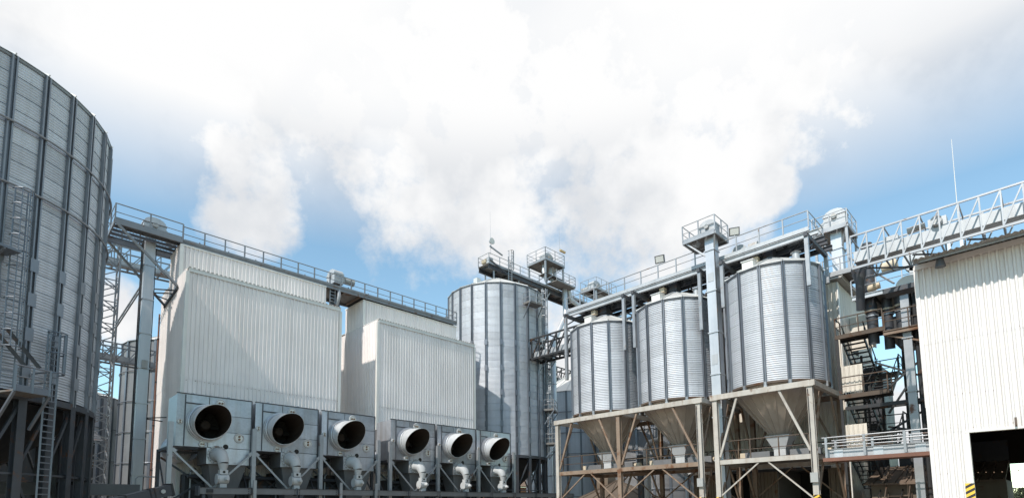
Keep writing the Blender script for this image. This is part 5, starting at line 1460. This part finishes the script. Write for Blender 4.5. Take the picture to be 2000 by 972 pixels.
# ------------------------------------------------------------------ yard things seen low through the frames
tk = thing('covered_pit', 'low brown conical cover seen under the double frame', 'cover', (47, 32, 0))
nseg = 16; da = 2 * PI / nseg
cm_ = MB().add([(5.2, 0, 2.2), (5.2 * math.cos(da), 5.2 * math.sin(da), 2.2), (0, 0, 4.5)], [(0, 1, 2)]).bar((5.2, 0, 2.24), (0, 0, 4.54), 0.06, 0.06).mesh('cover_sheet', 'tan_cover')
for k in range(nseg): inst('cover_sheet', cm_, tk, (47, 32, 0), k * da)
part('wall', MB().lathe([(5.1, 0), (5.1, 2.2)], 16, (47, 32, 0)), 'tan_cover', tk)
part('turret', MB().box((45.9, 32.4, 3.4), (47.3, 33.8, 5.6)), 'clad_brown', tk)
wp = thing('white_spout', 'white curved spout pipe behind the middle of the double frame', 'pipe', (46, 25, 0))
part('pipe', MB().path([(44.6, 27.0, 0.2), (44.6, 27.0, 7.0), (44.8, 26.7, 7.7), (45.2, 26.1, 7.9), (45.6, 25.4, 7.4), (46.2, 23.6, 4.6)], 0.34, 14), 'pipe_grey', wp, True)
part('body', MB().tube((44.6, 27.6, 0), (44.6, 27.6, 6.6), 0.4, n=14), 'steel_grey', wp, True)
part('stand', MB().bar((46.2, 23.6, 0), (46.2, 23.6, 4.6), 0.2, 0.2), 'steel_grey', wp)
ob = thing('brick_shed', 'low orange-brick shed seen between the tall silo stilts', 'shed', (58, 60, 0))
part('wall', MB().box((50, 62, 0), (76, 70, 5.2)), 'orange_brick', ob)
part('roof', MB().prism([(49.5, 61.5, 5.2), (76.5, 61.5, 5.2), (76.5, 66, 7.2), (49.5, 66, 7.2)], (0, 0, 0.15)), 'brown_roof', ob)
for x in (53, 58, 63, 68): part('window', MB().box((x, 61.9, 2.0), (x + 1.6, 61.99, 3.8)), 'lamp_glass', ob)

# ------------------------------------------------------------------ trees seen through the barn
def tree(label, x, y, h, rad):
    t = thing('tree', label, 'tree', (x, y, 0), 'trees beyond the barn')
    tr = MB().path([(x, y, 0), (x + 0.1, y, h * 0.4), (x - 0.1, y + 0.1, h * 0.8)], [0.22, 0.15, 0.05], 8)
    for k in range(7):
        a = k * 2.4; z = h * (0.3 + 0.07 * k)
        tr.path([(x, y, z), (x + math.cos(a) * rad * 0.6, y + math.sin(a) * rad * 0.6, z + h * 0.18)], [0.08, 0.02], 5)
    part('trunk', tr, 'bark', t)
    b = MB(); rnd = random.Random(int(x * 7 + y * 13))
    for k in range(2600):
        a = rnd.uniform(0, 2 * PI); f = rnd.random(); zz = h * (0.18 + 0.86 * f)
        env = rad * (0.25 + 0.95 * math.sin(PI * min(1, 0.12 + 0.88 * (1 - f)) ) ** 0.8) * (0.75 + 0.25 * math.sin(a * 3 + f * 9))
        r = env * math.sqrt(rnd.random())
        c = Vector((x + r * math.cos(a), y + r * math.sin(a), zz)); s = rnd.uniform(0.06, 0.16)
        d1 = Vector((rnd.gauss(0, 1), rnd.gauss(0, 1), rnd.gauss(0, 1))).normalized(); d2 = d1.orthogonal().normalized()
        b.add([c - d1 * s, c + d2 * s * 0.6, c + d1 * s, c - d2 * s * 0.6], [(0, 1, 2, 3)])
    part('crown', b, 'leaf', t, kind='stuff')
tree('dark leafy tree framed by the barn back opening', 72.0, 0.5, 4.3, 1.5)
tree('taller dark tree right of its neighbour behind the barn', 76.0, -1.8, 6.0, 2.0)
tree('shrubby tree at the edge of the barn back opening', 71.0, 2.3, 3.0, 1.2)

# dark low shed behind the legs of the huge silo
sh = thing('dark_shed', 'dark low shed seen between the legs of the huge left silo', 'shed', (-10, 62, 0))
part('wall', MB().box((-40, 62, 0), (7.5, 70, 8.2)), 'steel_dark', sh)
part('roof', MB().prism([(-40.5, 61.5, 8.2), (8, 61.5, 8.2), (8, 66, 9.6), (-40.5, 66, 9.6)], (0, 0, 0.15)), 'steel_grey', sh)
for k in range(10): part('wall_rib', MB().box((-38 + 4.6 * k, 61.9, 0), (-37.8 + 4.6 * k, 61.99, 8.1)), 'steel_grey', sh)
